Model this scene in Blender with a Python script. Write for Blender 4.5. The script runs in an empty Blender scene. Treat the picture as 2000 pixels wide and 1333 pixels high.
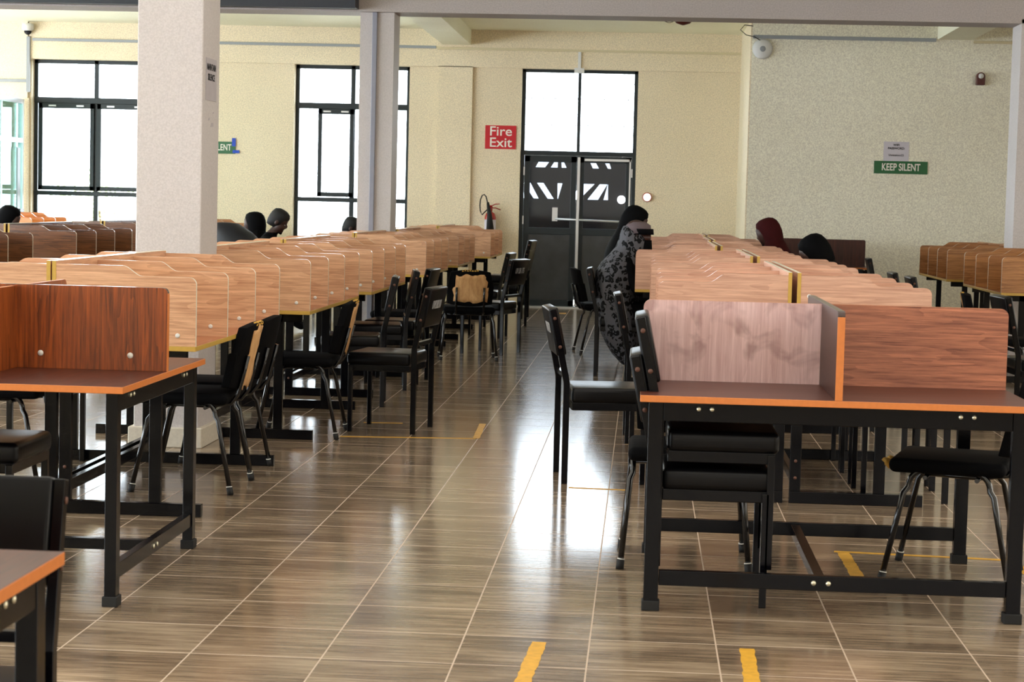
import bpy, bmesh, math, random
from mathutils import Vector, Matrix
PI = math.pi
sc = bpy.context.scene
COL = sc.collection

# ------------------------------------------------------------ camera
F_PX, PITCH, YAW, ROLL, CAM_H = 3869.65, 0.07, 0.06497, 0.02445, 1.38728
cy, sy = math.cos(YAW), math.sin(YAW)
fw = Vector((-sy*math.cos(PITCH), cy*math.cos(PITCH), -math.sin(PITCH)))
r0 = Vector((cy, sy, 0)); u0 = r0.cross(fw)
rt = r0*math.cos(ROLL) + u0*math.sin(ROLL)
up = -r0*math.sin(ROLL) + u0*math.cos(ROLL)
cam_d = bpy.data.cameras.new('camera')
cam = bpy.data.objects.new('camera', cam_d); COL.objects.link(cam)
m = Matrix((rt, up, -fw)).transposed().to_4x4(); m.translation = Vector((0, 0, CAM_H))
cam.matrix_world = m
cam_d.sensor_width = 36.0; cam_d.lens = 36.0*F_PX/2000.0
cam_d.clip_start = 0.05; cam_d.clip_end = 300
cam_d.dof.use_dof = True; cam_d.dof.focus_distance = 10.5; cam_d.dof.aperture_fstop = 11
sc.camera = cam

# ------------------------------------------------------------ world, lights, exposure
w = bpy.data.worlds.new('world'); sc.world = w; w.use_nodes = True
bg = w.node_tree.nodes['Background']
bg.inputs['Color'].default_value = (0.80, 0.91, 1.0, 1); bg.inputs['Strength'].default_value = 16.0
sc.view_settings.view_transform = 'Standard'; sc.view_settings.look = 'None'
sc.view_settings.gamma = 1.0; sc.view_settings.exposure = -0.42
sc.view_settings.use_curve_mapping = False

def area(name, loc, direction, sx, sy_, power, color=(1, 1, 1), portal=False):
    l = bpy.data.lights.new(name, 'AREA'); l.shape = 'RECTANGLE'; l.size = sx; l.size_y = sy_
    l.energy = power; l.color = color
    if portal: l.cycles.is_portal = True
    o = bpy.data.objects.new(name, l); COL.objects.link(o); o.location = loc
    o.rotation_euler = Vector(direction).to_track_quat('-Z', 'Y').to_euler()
    return o
# added area lights: daylight from unseen windows left and behind, fill from the right
area('window_light_behind_camera', (0.5, -5.6, 2.1), (0, 1, -0.05), 12, 2.2, 160, (0.95, 0.96, 1.0))
area('window_light_left', (-11.6, 9, 2.0), (1, 0, -0.05), 20, 2.2, 640, (0.96, 0.98, 1.0))
area('window_light_left_far', (-11.6, 22.4, 2.0), (1, 0, -0.05), 6.6, 2.2, 150, (1.0, 0.97, 0.88))
area('window_light_right', (9.6, 8, 2.1), (-1, 0, -0.05), 18, 2.0, 520, (1.0, 0.96, 0.90))  # added fill; the right wall has no windows
# added overhead fill light, out of view above and around the camera
area('ceiling_fill_light', (0.0, 5.0, 3.55), (0, 0, -1), 16, 12, 800, (1.0, 0.98, 0.95))
# portals at the glazing in view
area('portal_door', (-0.9, 26.6, 1.6), (0, -1, 0), 1.5, 3.1, 1, portal=True)
area('portal_window_a', (-7.4, 26.6, 2.0), (0, -1, 0), 1.7, 2.4, 1, portal=True)
area('portal_window_b', (-3.92, 26.6, 2.0), (0, -1, 0), 1.55, 2.4, 1, portal=True)

# ------------------------------------------------------------ material helpers
def lin(c):
    return tuple(((v/255.0)/12.92 if v/255.0 <= 0.04045 else ((v/255.0+0.055)/1.055)**2.4) for v in c) + (1.0,)
class NT:
    def __init__(s, name):
        s.m = bpy.data.materials.new(name); s.m.use_nodes = True
        s.t = s.m.node_tree; s.b = s.t.nodes['Principled BSDF']; s.out = s.t.nodes['Material Output']
    def n(s, typ, **kw):
        nd = s.t.nodes.new(typ)
        for k, v in kw.items():
            if k.startswith('i_'):
                key = k[2:]; key = int(key) if key.isdigit() else key.replace('_', ' ')
                nd.inputs[key].default_value = v
            else: setattr(nd, k, v)
        return nd
    def l(s, a, b): s.t.links.new(a, b)
    def math(s, op, a, b=None):
        nd = s.n('ShaderNodeMath', operation=op)
        for i, v in enumerate((a, b)):
            if v is None: continue
            if isinstance(v, (int, float)): nd.inputs[i].default_value = v
            else: s.l(v, nd.inputs[i])
        return nd.outputs[0]
    def mix(s, fac, a, b, blend='MIX'):
        nd = s.n('ShaderNodeMix', data_type='RGBA', blend_type=blend)
        for i, v in ((0, fac), (6, a), (7, b)):
            if isinstance(v, (int, float)): nd.inputs[i].default_value = v
            elif isinstance(v, tuple): nd.inputs[i].default_value = v
            else: s.l(v, nd.inputs[i])
        return nd.outputs[2]
    def ramp(s, fac, stops):
        nd = s.n('ShaderNodeValToRGB'); cr = nd.color_ramp
        cr.elements[0].position, cr.elements[0].color = stops[0][0], stops[0][1]
        cr.elements[1].position, cr.elements[1].color = stops[-1][0], stops[-1][1]
        for p, c in stops[1:-1]:
            e = cr.elements.new(p); e.color = c
        s.l(fac, nd.inputs[0]); return nd.outputs[0]
    def base(s, c, rough=0.5, metal=0.0, spec=0.5, coat=0.0):
        if isinstance(c, tuple): s.b.inputs['Base Color'].default_value = c
        else: s.l(c, s.b.inputs['Base Color'])
        s.b.inputs['Roughness'].default_value = rough; s.b.inputs['Metallic'].default_value = metal
        s.b.inputs['Specular IOR Level'].default_value = spec
        if coat: s.b.inputs['Coat Weight'].default_value = coat; s.b.inputs['Coat Roughness'].default_value = 0.15
        return s.m
    def bump(s, h, strength=0.2, dist=0.01):
        nd = s.n('ShaderNodeBump', i_Strength=strength, i_Distance=dist); s.l(h, nd.inputs['Height'])
        s.l(nd.outputs[0], s.b.inputs['Normal'])
G = lambda v: (v, v, v, 1)

def plain(name, c, rough=0.5, metal=0.0, spec=0.5, coat=0.0, var=0.0, scale=20):
    k = NT(name); col = lin(c)
    tc = k.n('ShaderNodeTexCoord'); no = k.n('ShaderNodeTexNoise', i_Scale=float(scale), i_Detail=4.0)
    k.l(tc.outputs['Object'], no.inputs['Vector'])
    a = tuple(x*(1-var) for x in col[:3])+(1,); b = tuple(min(1, x*(1+var)) for x in col[:3])+(1,)
    return k.base(k.mix(no.outputs[0], a, b), rough, metal, spec, coat)

def plaster(name, c, amp=0.10, grain=55):
    k = NT(name); col = lin(c); g = k.n('ShaderNodeNewGeometry')
    n1 = k.n('ShaderNodeTexNoise', i_Scale=float(grain), i_Detail=2.0); k.l(g.outputs['Position'], n1.inputs['Vector'])
    n2 = k.n('ShaderNodeTexNoise', i_Scale=0.9, i_Detail=5.0); k.l(g.outputs['Position'], n2.inputs['Vector'])
    f1 = k.ramp(n1.outputs[0], [(0.35, G(0)), (0.65, G(1))])
    a = tuple(x*(1-amp) for x in col[:3])+(1,); b = tuple(min(1, x*(1+amp)) for x in col[:3])+(1,)
    c1 = k.mix(f1, a, b)
    d = k.ramp(n2.outputs[0], [(0.3, (0.93, 0.92, 0.90, 1)), (0.7, (1, 1, 1, 1))])
    mat = k.base(k.mix(1.0, c1, d, 'MULTIPLY'), 0.6, 0, 0.35)
    k.bump(n1.outputs[0], 0.15, 0.004)
    return mat

def wood(name, dark, light, axis='x', rough=0.28, fine=105.0, contrast=(0.30, 0.72), coat=0.25, smudge=None):
    k = NT(name); tc = k.n('ShaderNodeTexCoord'); oi = k.n('ShaderNodeObjectInfo')
    off = k.math('MULTIPLY', oi.outputs['Random'], 37.0)
    add = k.n('ShaderNodeVectorMath', operation='ADD'); k.l(tc.outputs['Object'], add.inputs[0])
    cb = k.n('ShaderNodeCombineXYZ'); [k.l(off, cb.inputs[i]) for i in range(3)]; k.l(cb.outputs[0], add.inputs[1])
    mp = k.n('ShaderNodeMapping'); k.l(add.outputs[0], mp.inputs['Vector'])
    s = [fine, fine, fine]; s['xyz'.index(axis)] = fine*0.035; mp.inputs['Scale'].default_value = s
    mp2 = k.n('ShaderNodeMapping'); k.l(add.outputs[0], mp2.inputs['Vector'])
    s2 = [10.0, 10.0, 10.0]; s2['xyz'.index(axis)] = 1.0; mp2.inputs['Scale'].default_value = s2
    n1 = k.n('ShaderNodeTexNoise', i_Scale=1.0, i_Detail=5.0, i_Roughness=0.7, i_Distortion=0.4); k.l(mp.outputs[0], n1.inputs['Vector'])
    n2 = k.n('ShaderNodeTexNoise', i_Scale=1.0, i_Detail=3.0, i_Distortion=0.8); k.l(mp2.outputs[0], n2.inputs['Vector'])
    rings = k.math('FRACT', k.math('MULTIPLY', n2.outputs[0], 7.0))
    v = k.math('ADD', k.math('MULTIPLY', n1.outputs[0], 0.74), k.math('MULTIPLY', rings, 0.10))
    v = k.math('ADD', v, k.math('MULTIPLY', n2.outputs[0], 0.16))
    c = k.ramp(v, [(contrast[0], lin(dark)), (contrast[1], lin(light))])
    if smudge:
        n3 = k.n('ShaderNodeTexNoise', i_Scale=7.0, i_Detail=3.0, i_Distortion=0.8); k.l(tc.outputs['Object'], n3.inputs['Vector'])
        f = k.ramp(n3.outputs[0], [(0.52, G(0)), (0.66, G(1))])
        c = k.mix(k.math('MULTIPLY', f, 0.55), c, lin(smudge))
    mat = k.base(c, rough, 0, 0.5, coat)
    k.bump(n1.outputs[0], 0.05, 0.002)
    return mat

M = {}
M['wall'] = plaster('cream_wall_paint', (234, 219, 190), 0.16, 85)
M['wallnear'] = plaster('pale_cream_wall_paint', (242, 235, 216), 0.16, 85)
M['ceil'] = plaster('cream_ceiling_paint', (252, 249, 226), 0.06, 85)
M['col'] = plaster('off_white_column_paint', (200, 194, 193), 0.07, 110)
M['beam'] = plaster('grey_white_beam_paint', (178, 170, 168), 0.09, 80)
M['oak'] = wood('light_oak_laminate', (150, 96, 66), (238, 190, 150), contrast=(0.24, 0.68))
M['oak2'] = wood('oak_laminate_pink_sheen', (158, 108, 88), (230, 184, 156), contrast=(0.22, 0.68))  # paler, pinker copy of the oak: this row's glossy sheen put into colour
M['brown'] = wood('mid_brown_laminate', (116, 68, 36), (208, 148, 92))
M['walnut'] = wood('dark_walnut_laminate', (50, 26, 15), (140, 90, 56))
M['orange'] = wood('orange_laminate', (190, 100, 34), (238, 152, 72))
M['oak_back'] = wood('light_oak_laminate_lengthwise', (150, 96, 66), (238, 190, 150), 'y', contrast=(0.24, 0.68))
M['oak2_back'] = wood('oak_laminate_pink_sheen_lengthwise', (158, 108, 88), (230, 184, 156), 'y', contrast=(0.22, 0.68))
M['brown_back'] = wood('mid_brown_laminate_lengthwise', (116, 68, 36), (208, 148, 92), 'y')
M['walnut_back'] = wood('dark_walnut_laminate_lengthwise', (50, 26, 15), (140, 90, 56), 'y')
M['orange_back'] = wood('orange_laminate_lengthwise', (190, 100, 34), (238, 152, 72), 'y')
M['cherryV'] = wood('dark_cherry_laminate_upright_grain', (44, 13, 4), (186, 92, 32), 'z', 0.3, 105, (0.30, 0.74), 0.08)
M['cherryH'] = wood('cherry_laminate_level_grain', (84, 36, 28), (222, 144, 108), 'x', 0.32, 150, (0.28, 0.74), 0.1)
M['cherryS'] = wood('smudged_cherry_laminate_glare', (184, 134, 128), (244, 210, 206), 'z', 0.38, 100, (0.2, 0.75), 0.3, (140, 98, 92))  # pale pink tone is glare put into the colour, under darker smudges
M['cherryD'] = wood('dark_cherry_divider_laminate', (36, 15, 10), (66, 34, 24), 'y', 0.4, 60, (0.3, 0.72), 0.0)
M['cherryT'] = wood('cherry_desktop_laminate', (46, 16, 8), (100, 46, 26), 'x', 0.36, 80, (0.3, 0.72), 0.0)
M['oakT'] = wood('oak_desktop_laminate', (128, 70, 42), (186, 118, 80), 'y', 0.25, 60)
M['edgeO'] = plain('orange_edge_band', (214, 126, 62), 0.3, var=0.12, scale=60)
M['edgeY'] = plain('yellow_edge_band', (198, 160, 74), 0.35, var=0.10, scale=60)
M['edgeG'] = plain('grey_brown_panel_edging', (70, 52, 46), 0.18, var=0.06)  # on the oak panels the dark tone draws the rim's shadow line
M['edgeP'] = plain('panel_edging_highlight', (240, 232, 210), 0.16, var=0.06)  # pale colour paints the window highlights along the panel rims
M['steel'] = plain('black_painted_steel', (5, 5, 8), 0.18, spec=0.22, var=0.4, scale=14)
M['tube'] = plain('black_glossy_tube', (6, 6, 8), 0.14, spec=0.6, var=0.2)
M['vinyl'] = plain('black_vinyl', (7, 7, 9), 0.30, spec=0.22, var=0.3, scale=30)
M['cloth_black'] = plain('black_fabric', (5, 5, 7), 0.8, spec=0.1, var=0.3)
M['rubber'] = plain('black_rubber', (14, 14, 14), 0.7, var=0.2)
M['ply'] = wood('bare_plywood', (176, 118, 64), (236, 194, 138), 'z', 0.6, 40, (0.25, 0.75), 0.0)
M['foam'] = plain('crumbling_yellow_foam', (206, 160, 70), 0.9, var=0.5, scale=60)
M['rust'] = plain('rusty_bolt', (92, 58, 44), 0.6, 0.0, var=0.4, scale=80)
M['zinc'] = plain('zinc_bolt', (222, 216, 190), 0.3, 0.7, var=0.15, scale=80)
M['cap'] = plain('pale_screw_cap', (225, 222, 214), 0.35, var=0.05)
M['frame'] = plain('dark_green_grey_window_frame', (36, 44, 48), 0.35, spec=0.35, var=0.12)
M['doorp'] = plain('dark_scuffed_door_panel', (58, 61, 64), 0.3, spec=0.5, var=0.75, scale=4)
M['alu'] = plain('pale_aluminium', (212, 214, 216), 0.28, 0.6, var=0.06)
M['white'] = plain('white_plastic', (222, 222, 220), 0.4, var=0.04)
M['greyp'] = plain('grey_plastic_trunking', (150, 154, 158), 0.45, var=0.08)
M['bluegrey'] = plain('blue_grey_trunking', (140, 142, 156), 0.4, var=0.08)
M['creamp'] = plain('cream_painted_trunking', (214, 200, 162), 0.5, var=0.05)
M['red'] = plain('red_sign_panel', (196, 16, 34), 0.35, var=0.05)
M['redx'] = plain('red_enamel', (170, 8, 14), 0.22, coat=0.5, var=0.1)
M['green'] = plain('green_sign_panel', (4, 92, 44), 0.35, var=0.08)
M['blue'] = plain('blue_tape', (20, 70, 190), 0.5, var=0.1)
M['signw'] = plain('white_lettering', (236, 232, 222), 0.5, var=0.03)
M['ink'] = plain('black_ink', (22, 20, 24), 0.7)
M['paper'] = plain('white_paper', (206, 200, 208), 0.8, var=0.05, scale=15)
M['paperg'] = plain('grey_paper', (176, 170, 174), 0.8, var=0.07, scale=15)
M['grey_letters'] = plain('pale_grey_stencil_paint', (176, 176, 178), 0.6, var=0.25, scale=200)
M['brownp'] = plain('dark_red_brown_plastic', (78, 20, 14), 0.35, var=0.1)
M['tape'] = plain('worn_yellow_floor_tape', (206, 154, 44), 0.5, var=0.35, scale=35)
M['skin'] = plain('dark_brown_skin', (58, 32, 24), 0.5, var=0.12)
M['hair'] = plain('black_hair', (7, 6, 7), 0.7, var=0.3, scale=90)
M['maroon'] = plain('maroon_fabric', (58, 14, 16), 0.85, spec=0.15, var=0.25)
M['greycap'] = plain('taupe_cap_fabric', (104, 92, 96), 0.8, spec=0.2, var=0.12)
M['scarf'] = plain('grey_patterned_scarf', (118, 116, 118), 0.85, var=0.8, scale=26)
M['navy'] = plain('navy_jacket_fabric', (14, 18, 28), 0.6, var=0.3)
M['ground'] = plain('pale_ground', (190, 186, 170), 0.9, var=0.1, scale=1)
M['leaf'] = plain('pale_green_leaves', (190, 205, 140), 0.7, var=0.5, scale=3)
M['bark'] = plain('tree_bark', (92, 76, 60), 0.9, var=0.3)
M['screen'] = plain('dark_grey_screen_board', (22, 23, 24), 0.7, spec=0.2, var=0.25, scale=4)
M['base'] = plaster('worn_cream_plinth', (214, 206, 190), 0.05)
M['beamdk'] = plain('dark_blue_grey_band', (40, 44, 54), 0.5, var=0.2)
M['white_label'] = plain('white_label', (214, 206, 220), 0.5, var=0.1, scale=60)

def glass(name, tint=(1, 1, 1, 1), refl=0.08):
    k = NT(name); tr = k.n('ShaderNodeBsdfTransparent'); tr.inputs[0].default_value = tint
    gl = k.n('ShaderNodeBsdfGlossy'); gl.inputs['Roughness'].default_value = 0.04
    fr = k.n('ShaderNodeLayerWeight', i_Blend=0.15)
    mx = k.n('ShaderNodeMixShader'); k.l(k.math('MULTIPLY', k.math('ADD', fr.outputs['Fresnel'], refl), 0.8), mx.inputs[0])
    k.l(tr.outputs[0], mx.inputs[1]); k.l(gl.outputs[0], mx.inputs[2]); k.l(mx.outputs[0], k.out.inputs[0])
    return k.m
M['glass'] = glass('clear_window_glass')
M['glassd'] = glass('tinted_door_glass', (0.38, 0.39, 0.41, 1), 0.02)
M['glassg'] = glass('pale_green_glass', (0.72, 0.93, 0.90, 1))
k = NT('sun_glint_glow'); k.b.inputs['Emission Color'].default_value = (1, 0.97, 0.9, 1); k.b.inputs['Emission Strength'].default_value = 60; k.base((1, 1, 1, 1)); M['lamp'] = k.m  # emission stands in for the sun's glint, not a lamp
k = NT('alarm_lens_glow'); k.b.inputs['Emission Color'].default_value = (1, 0.86, 0.82, 1); k.b.inputs['Emission Strength'].default_value = 1.6; k.base((1, 0.9, 0.88, 1)); M['alarm'] = k.m

def floor_mat():
    k = NT('wood_look_ceramic_tiles'); g = k.n('ShaderNodeNewGeometry'); sp = k.n('ShaderNodeSeparateXYZ'); k.l(g.outputs['Position'], sp.inputs[0])
    u = k.math('DIVIDE', k.math('ADD', sp.outputs[0], 1.33426), 0.4); v = k.math('DIVIDE', k.math('SUBTRACT', sp.outputs[1], 6.64591), 0.4)
    def edge(t, wd):
        a = k.math('ABSOLUTE', k.math('SUBTRACT', k.math('FRACT', t), 0.5))
        return k.math('GREATER_THAN', a, 0.5-wd)
    gr = k.math('MAXIMUM', edge(u, 0.0062), edge(v, 0.0085))
    cell = k.n('ShaderNodeCombineXYZ'); k.l(k.math('FLOOR', u), cell.inputs[0]); k.l(k.math('FLOOR', v), cell.inputs[1])
    wn = k.n('ShaderNodeTexWhiteNoise', noise_dimensions='3D'); k.l(cell.outputs[0], wn.inputs['Vector'])
    mp = k.n('ShaderNodeMapping'); k.l(g.outputs['Position'], mp.inputs['Vector']); mp.inputs['Scale'].default_value = (3.2, 46, 1)
    ad = k.n('ShaderNodeVectorMath', operation='MULTIPLY_ADD'); k.l(wn.outputs['Color'], ad.inputs[0]); ad.inputs[1].default_value = (9, 9, 9); k.l(mp.outputs[0], ad.inputs[2])
    n1 = k.n('ShaderNodeTexNoise', i_Scale=1.0, i_Detail=6.0, i_Roughness=0.72); k.l(ad.outputs[0], n1.inputs['Vector'])
    mp2 = k.n('ShaderNodeMapping'); k.l(g.outputs['Position'], mp2.inputs['Vector']); mp2.inputs['Scale'].default_value = (1.6, 5, 1)
    ad2 = k.n('ShaderNodeVectorMath', operation='MULTIPLY_ADD'); k.l(wn.outputs['Color'], ad2.inputs[0]); ad2.inputs[1].default_value = (5, 5, 5); k.l(mp2.outputs[0], ad2.inputs[2])
    n2 = k.n('ShaderNodeTexNoise', i_Scale=1.0, i_Detail=3.0); k.l(ad2.outputs[0], n2.inputs['Vector'])
    t = k.math('ADD', k.math('MULTIPLY', n1.outputs[0], 0.62), k.math('MULTIPLY', n2.outputs[0], 0.38))
    c = k.ramp(t, [(0.33, lin((74, 60, 48))), (0.5, lin((128, 110, 90))), (0.68, lin((182, 162, 136)))])
    c = k.mix(gr, c, lin((184, 164, 144)))
    k.base(c, 0.13, 0, 0.5)
    rr = k.math('ADD', k.math('MULTIPLY', n1.outputs[0], 0.10), 0.09)
    k.l(k.math('ADD', rr, k.math('MULTIPLY', gr, 0.4)), k.b.inputs['Roughness'])
    h = k.math('SUBTRACT', k.math('MULTIPLY', n1.outputs[0], 0.25), gr)
    k.bump(h, 0.20, 0.002)
    return k.m
M['floor'] = floor_mat()

def leopard_mat():
    k = NT('grey_leopard_print_fabric'); tc = k.n('ShaderNodeTexCoord')
    no = k.n('ShaderNodeTexNoise', i_Scale=22.0, i_Detail=2.0); k.l(tc.outputs['Object'], no.inputs['Vector'])
    ad = k.n('ShaderNodeVectorMath', operation='MULTIPLY_ADD'); k.l(no.outputs['Color'], ad.inputs[0]); ad.inputs[1].default_value = (0.05, 0.05, 0.05); k.l(tc.outputs['Object'], ad.inputs[2])
    vo = k.n('ShaderNodeTexVoronoi', i_Scale=21.0); k.l(ad.outputs[0], vo.inputs['Vector'])
    ring = k.ramp(vo.outputs['Distance'], [(0.0, G(0.35)), (0.12, G(0.3)), (0.17, G(1)), (0.50, G(1)), (0.54, G(0))])
    n2 = k.n('ShaderNodeTexNoise', i_Scale=30.0, i_Detail=1.0); k.l(tc.outputs['Object'], n2.inputs['Vector'])
    brk = k.ramp(n2.outputs[0], [(0.36, G(0)), (0.42, G(1))])
    f = k.math('MULTIPLY', ring, brk)
    return k.base(k.mix(f, lin((86, 86, 92)), lin((6, 6, 9))), 0.75, 0, 0.2)
M['leopard'] = leopard_mat()

# ------------------------------------------------------------ mesh helpers
class MB:
    def __init__(s): s.bm = bmesh.new(); s.mats = []
    def mi(s, key):
        if key not in s.mats: s.mats.append(key)
        return s.mats.index(key)
    def box(s, x0, x1, y0, y1, z0, z1, mat, mtx=None, side=None, top=None):
        bm = s.bm
        vs = [bm.verts.new(Vector((x, y, z)) if mtx is None else mtx @ Vector((x, y, z))) for z in (z0, z1) for y in (y0, y1) for x in (x0, x1)]
        fs = [(0, 2, 3, 1), (4, 5, 7, 6), (0, 1, 5, 4), (2, 6, 7, 3), (0, 4, 6, 2), (1, 3, 7, 5)]
        for i, f in enumerate(fs):
            fc = bm.faces.new([vs[j] for j in f]); key = mat
            if side and i >= 2: key = side
            fc.material_index = s.mi(key)
        return s
    def prism(s, pts, axis, a0, a1, mat, rim=None, mtx=None):
        """pts: 2D outline; axis: the extrusion axis"""
        bm = s.bm
        def P(p, a):
            v = {'y': (p[0], a, p[1]), 'x': (a, p[0], p[1]), 'z': (p[0], p[1], a)}[axis]
            v = Vector(v); return mtx @ v if mtx else v
        A = [bm.verts.new(P(p, a0)) for p in pts]; B = [bm.verts.new(P(p, a1)) for p in pts]
        n = len(pts)
        f1 = bm.faces.new(A); f2 = bm.faces.new(B[::-1]); f1.material_index = f2.material_index = s.mi(mat)
        for i in range(n):
            f = bm.faces.new((A[i], B[i], B[(i+1) % n], A[(i+1) % n])); f.material_index = s.mi(rim or mat)
        return s
    def tube(s, pts, r, mat, seg=10, radii=None, closed=False):
        bm = s.bm; pts = [Vector(p) for p in pts]; rings = []
        prev = None
        for i, p in enumerate(pts):
            if closed: d = pts[(i+1) % len(pts)]-pts[i-1]
            elif i == 0: d = pts[1]-p
            elif i == len(pts)-1: d = p-pts[-2]
            else: d = (pts[i+1]-pts[i-1])
            d.normalize()
            if prev is None:
                a = d.orthogonal().normalized()
            else:
                a = (prev-d*prev.dot(d)); a = a.normalized() if a.length > 1e-6 else d.orthogonal().normalized()
            prev = a; b = d.cross(a); rr = radii[i] if radii else r
            rings.append([bm.verts.new(p+(a*math.cos(t)+b*math.sin(t))*rr) for t in [2*PI*j/seg for j in range(seg)]])
        idx = s.mi(mat); N = len(rings)
        for i in range(N if closed else N-1):
            R0, R1 = rings[i], rings[(i+1) % N]
            for j in range(seg):
                f = bm.faces.new((R0[j], R0[(j+1) % seg], R1[(j+1) % seg], R1[j])); f.material_index = idx; f.smooth = True
        if not closed:
            for R in (rings[0][::-1], rings[-1]):
                f = bm.faces.new(R); f.material_index = idx
        return s
    def loft(s, rings, mat, seg=24, cap=True, wob=0.0, seed=1):
        """rings: (centre xyz, rx, ry, tilt about x)"""
        bm = s.bm; rnd = random.Random(seed); R = []
        for i, (c, rx, ry, tl) in enumerate(rings):
            c = Vector(c); row = []
            for j in range(seg):
                t = 2*PI*j/seg; f = 1+wob*math.sin(t*5+i*0.35+seed)+wob*0.5*math.sin(t*11+i*0.2)
                p = Vector((rx*math.cos(t)*f, ry*math.sin(t)*f*math.cos(tl), ry*math.sin(t)*f*math.sin(tl)))
                row.append(bm.verts.new(c+p))
            R.append(row)
        idx = s.mi(mat)
        for i in range(len(R)-1):
            for j in range(seg):
                f = bm.faces.new((R[i][j], R[i][(j+1) % seg], R[i+1][(j+1) % seg], R[i+1][j])); f.material_index = idx; f.smooth = True
        if cap:
            for row in (R[0][::-1], R[-1]):
                f = bm.faces.new(row); f.material_index = idx; f.smooth = True
        return s
    def lathe(s, prof, mat, seg=20, mtx=None):
        bm = s.bm; R = []; mtx = mtx or Matrix()
        for r, z in prof: R.append([bm.verts.new(mtx @ Vector((r*math.cos(2*PI*j/seg), r*math.sin(2*PI*j/seg), z))) for j in range(seg)])
        idx = s.mi(mat)
        for i in range(len(R)-1):
            for j in range(seg):
                f = bm.faces.new((R[i][j], R[i][(j+1) % seg], R[i+1][(j+1) % seg], R[i+1][j])); f.material_index = idx; f.smooth = True
        for row in (R[0][::-1], R[-1]):
            f = bm.faces.new(row); f.material_index = idx
        return s
    def build(s, name, parent=None, bevel=0.0, seg=2, smooth=False):
        bm = s.bm; bmesh.ops.recalc_face_normals(bm, faces=bm.faces)
        me = bpy.data.meshes.new(name); bm.to_mesh(me); bm.free()
        for k_ in s.mats: me.materials.append(M[k_])
        o = bpy.data.objects.new(name, me); COL.objects.link(o)
        if parent: o.parent = parent
        if smooth:
            for p in me.polygons: p.use_smooth = True
        if bevel:
            b = o.modifiers.new('bevel', 'BEVEL'); b.width = bevel; b.segments = seg; b.limit_method = 'ANGLE'; b.angle_limit = 0.6
        return o
def empty(name, loc=(0, 0, 0), rz=0.0):
    o = bpy.data.objects.new(name, None); COL.objects.link(o); o.location = loc; o.rotation_euler = (0, 0, rz); o.empty_display_size = 0.1
    return o
def tag(o, label, cat, group=None, kind=None):
    o['label'] = label; o['category'] = cat
    if group: o['group'] = group
    if kind: o['kind'] = kind
    return o
def struct(o): o['kind'] = 'structure'; return o
KIDS = {}
def kids(o): return [c for c in COL.objects if c.parent == o]
def snapshot(o):
    return (o, [snapshot(c) for c in kids(o)])
def copy_snap(sn, parent=None):
    c = sn[0].copy(); COL.objects.link(c)
    if parent: c.parent = parent
    for ch in sn[1]: copy_snap(ch, c)
    return c
def text_mesh(name, body, size, mat, parent=None, loc=(0, 0, 0), rot=(0, 0, 0), bold=0.0, ext=0.001, sx=1.0, align='CENTER', space=1.0):
    cu = bpy.data.curves.new(name, 'FONT'); cu.body = body; cu.size = size; cu.align_x = align; cu.align_y = 'CENTER'
    cu.offset = bold; cu.extrude = ext; cu.space_character = space; cu.space_line = 1.0
    t = bpy.data.objects.new(name, cu); COL.objects.link(t)
    bpy.context.view_layer.update()
    me = bpy.data.meshes.new_from_object(t.evaluated_get(bpy.context.evaluated_depsgraph_get()))
    bpy.data.objects.remove(t)
    o = bpy.data.objects.new(name, me); COL.objects.link(o); me.materials.clear(); me.materials.append(M[mat])
    o.location = loc; o.rotation_euler = rot; o.scale = (sx, 1, 1)
    if parent: o.parent = parent
    return o

# ------------------------------------------------------------ room shell
WY = 26.26          # inner face of the far wall
CZ = 3.64
b = MB(); b.box(-12, 10, -6, 27.2, -0.12, 0, 'floor'); struct(b.build('floor'))
b = MB(); b.box(-12.3, 10.3, -6.3, 26.6, CZ, CZ+0.2, 'ceil'); struct(b.build('ceiling'))
# far wall with the openings for two windows and the fire door
b = MB()
for x0, x1, z0, z1 in ((-12, -9.6, 0, 3.2), (-9.6, -8.25, 2.62, 3.2), (-8.9, -8.25, 0, 2.62), (-9.6, -8.9, 0, 0.9), (-8.25, -6.56, 0, 0.82), (-6.56, -4.69, 0, 3.2), (-4.69, -3.15, 0, 0.82),
                       (-3.15, -1.66, 0, 3.2), (-0.13, 1.25, 0, 3.2), (-12, 1.25, 3.15, CZ)):
    b.box(x0, x1, WY, WY+0.28, z0, z1, 'wall')
struct(b.build('wall_back'))
b = MB(); b.box(-8.27, 1.22, WY-0.05, WY+0.01, 3.15, CZ, 'wall'); struct(b.build('trim_1'))
b = MB(); b.box(-2.77, -2.31, WY-0.05, WY+0.01, 0, 3.16, 'wall'); struct(b.build('trim_2'))
b = MB(); b.box(-12, -8.29, WY-0.05, WY+0.01, 2.62, CZ, 'wall'); b.box(-8.42, -8.27, WY-0.05, WY+0.01, 0, 2.62, 'wall'); struct(b.build('trim_3'))
b = MB(); b.box(1.22, 10, 23.9, 24.2, 0, CZ, 'wallnear'); b.box(1.22, 1.25, 24.2, WY+0.28, 0, CZ, 'wallnear'); struct(b.build('wall_right_back'))
b = MB(); b.box(1.205, 1.222, 23.902, WY, 0, CZ, 'wall'); struct(b.build('trim_4'))
b = MB(); b.box(10, 10.3, -6.3, 24.2, 0, CZ, 'wall'); struct(b.build('wall_right'))
b = MB()
b.box(-12.3, -12, -6.3, 26.6, 0, 0.85, 'wall'); b.box(-12.3, -12, -6.3, 26.6, 3.1, CZ, 'wall')
for y in (-6.3, -1.2, 3.9, 9, 14.1, 19.2, 25.7): b.box(-12.3, -12, y, y+0.9, 0.85, 3.1, 'wall')
struct(b.build('wall_left'))
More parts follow.
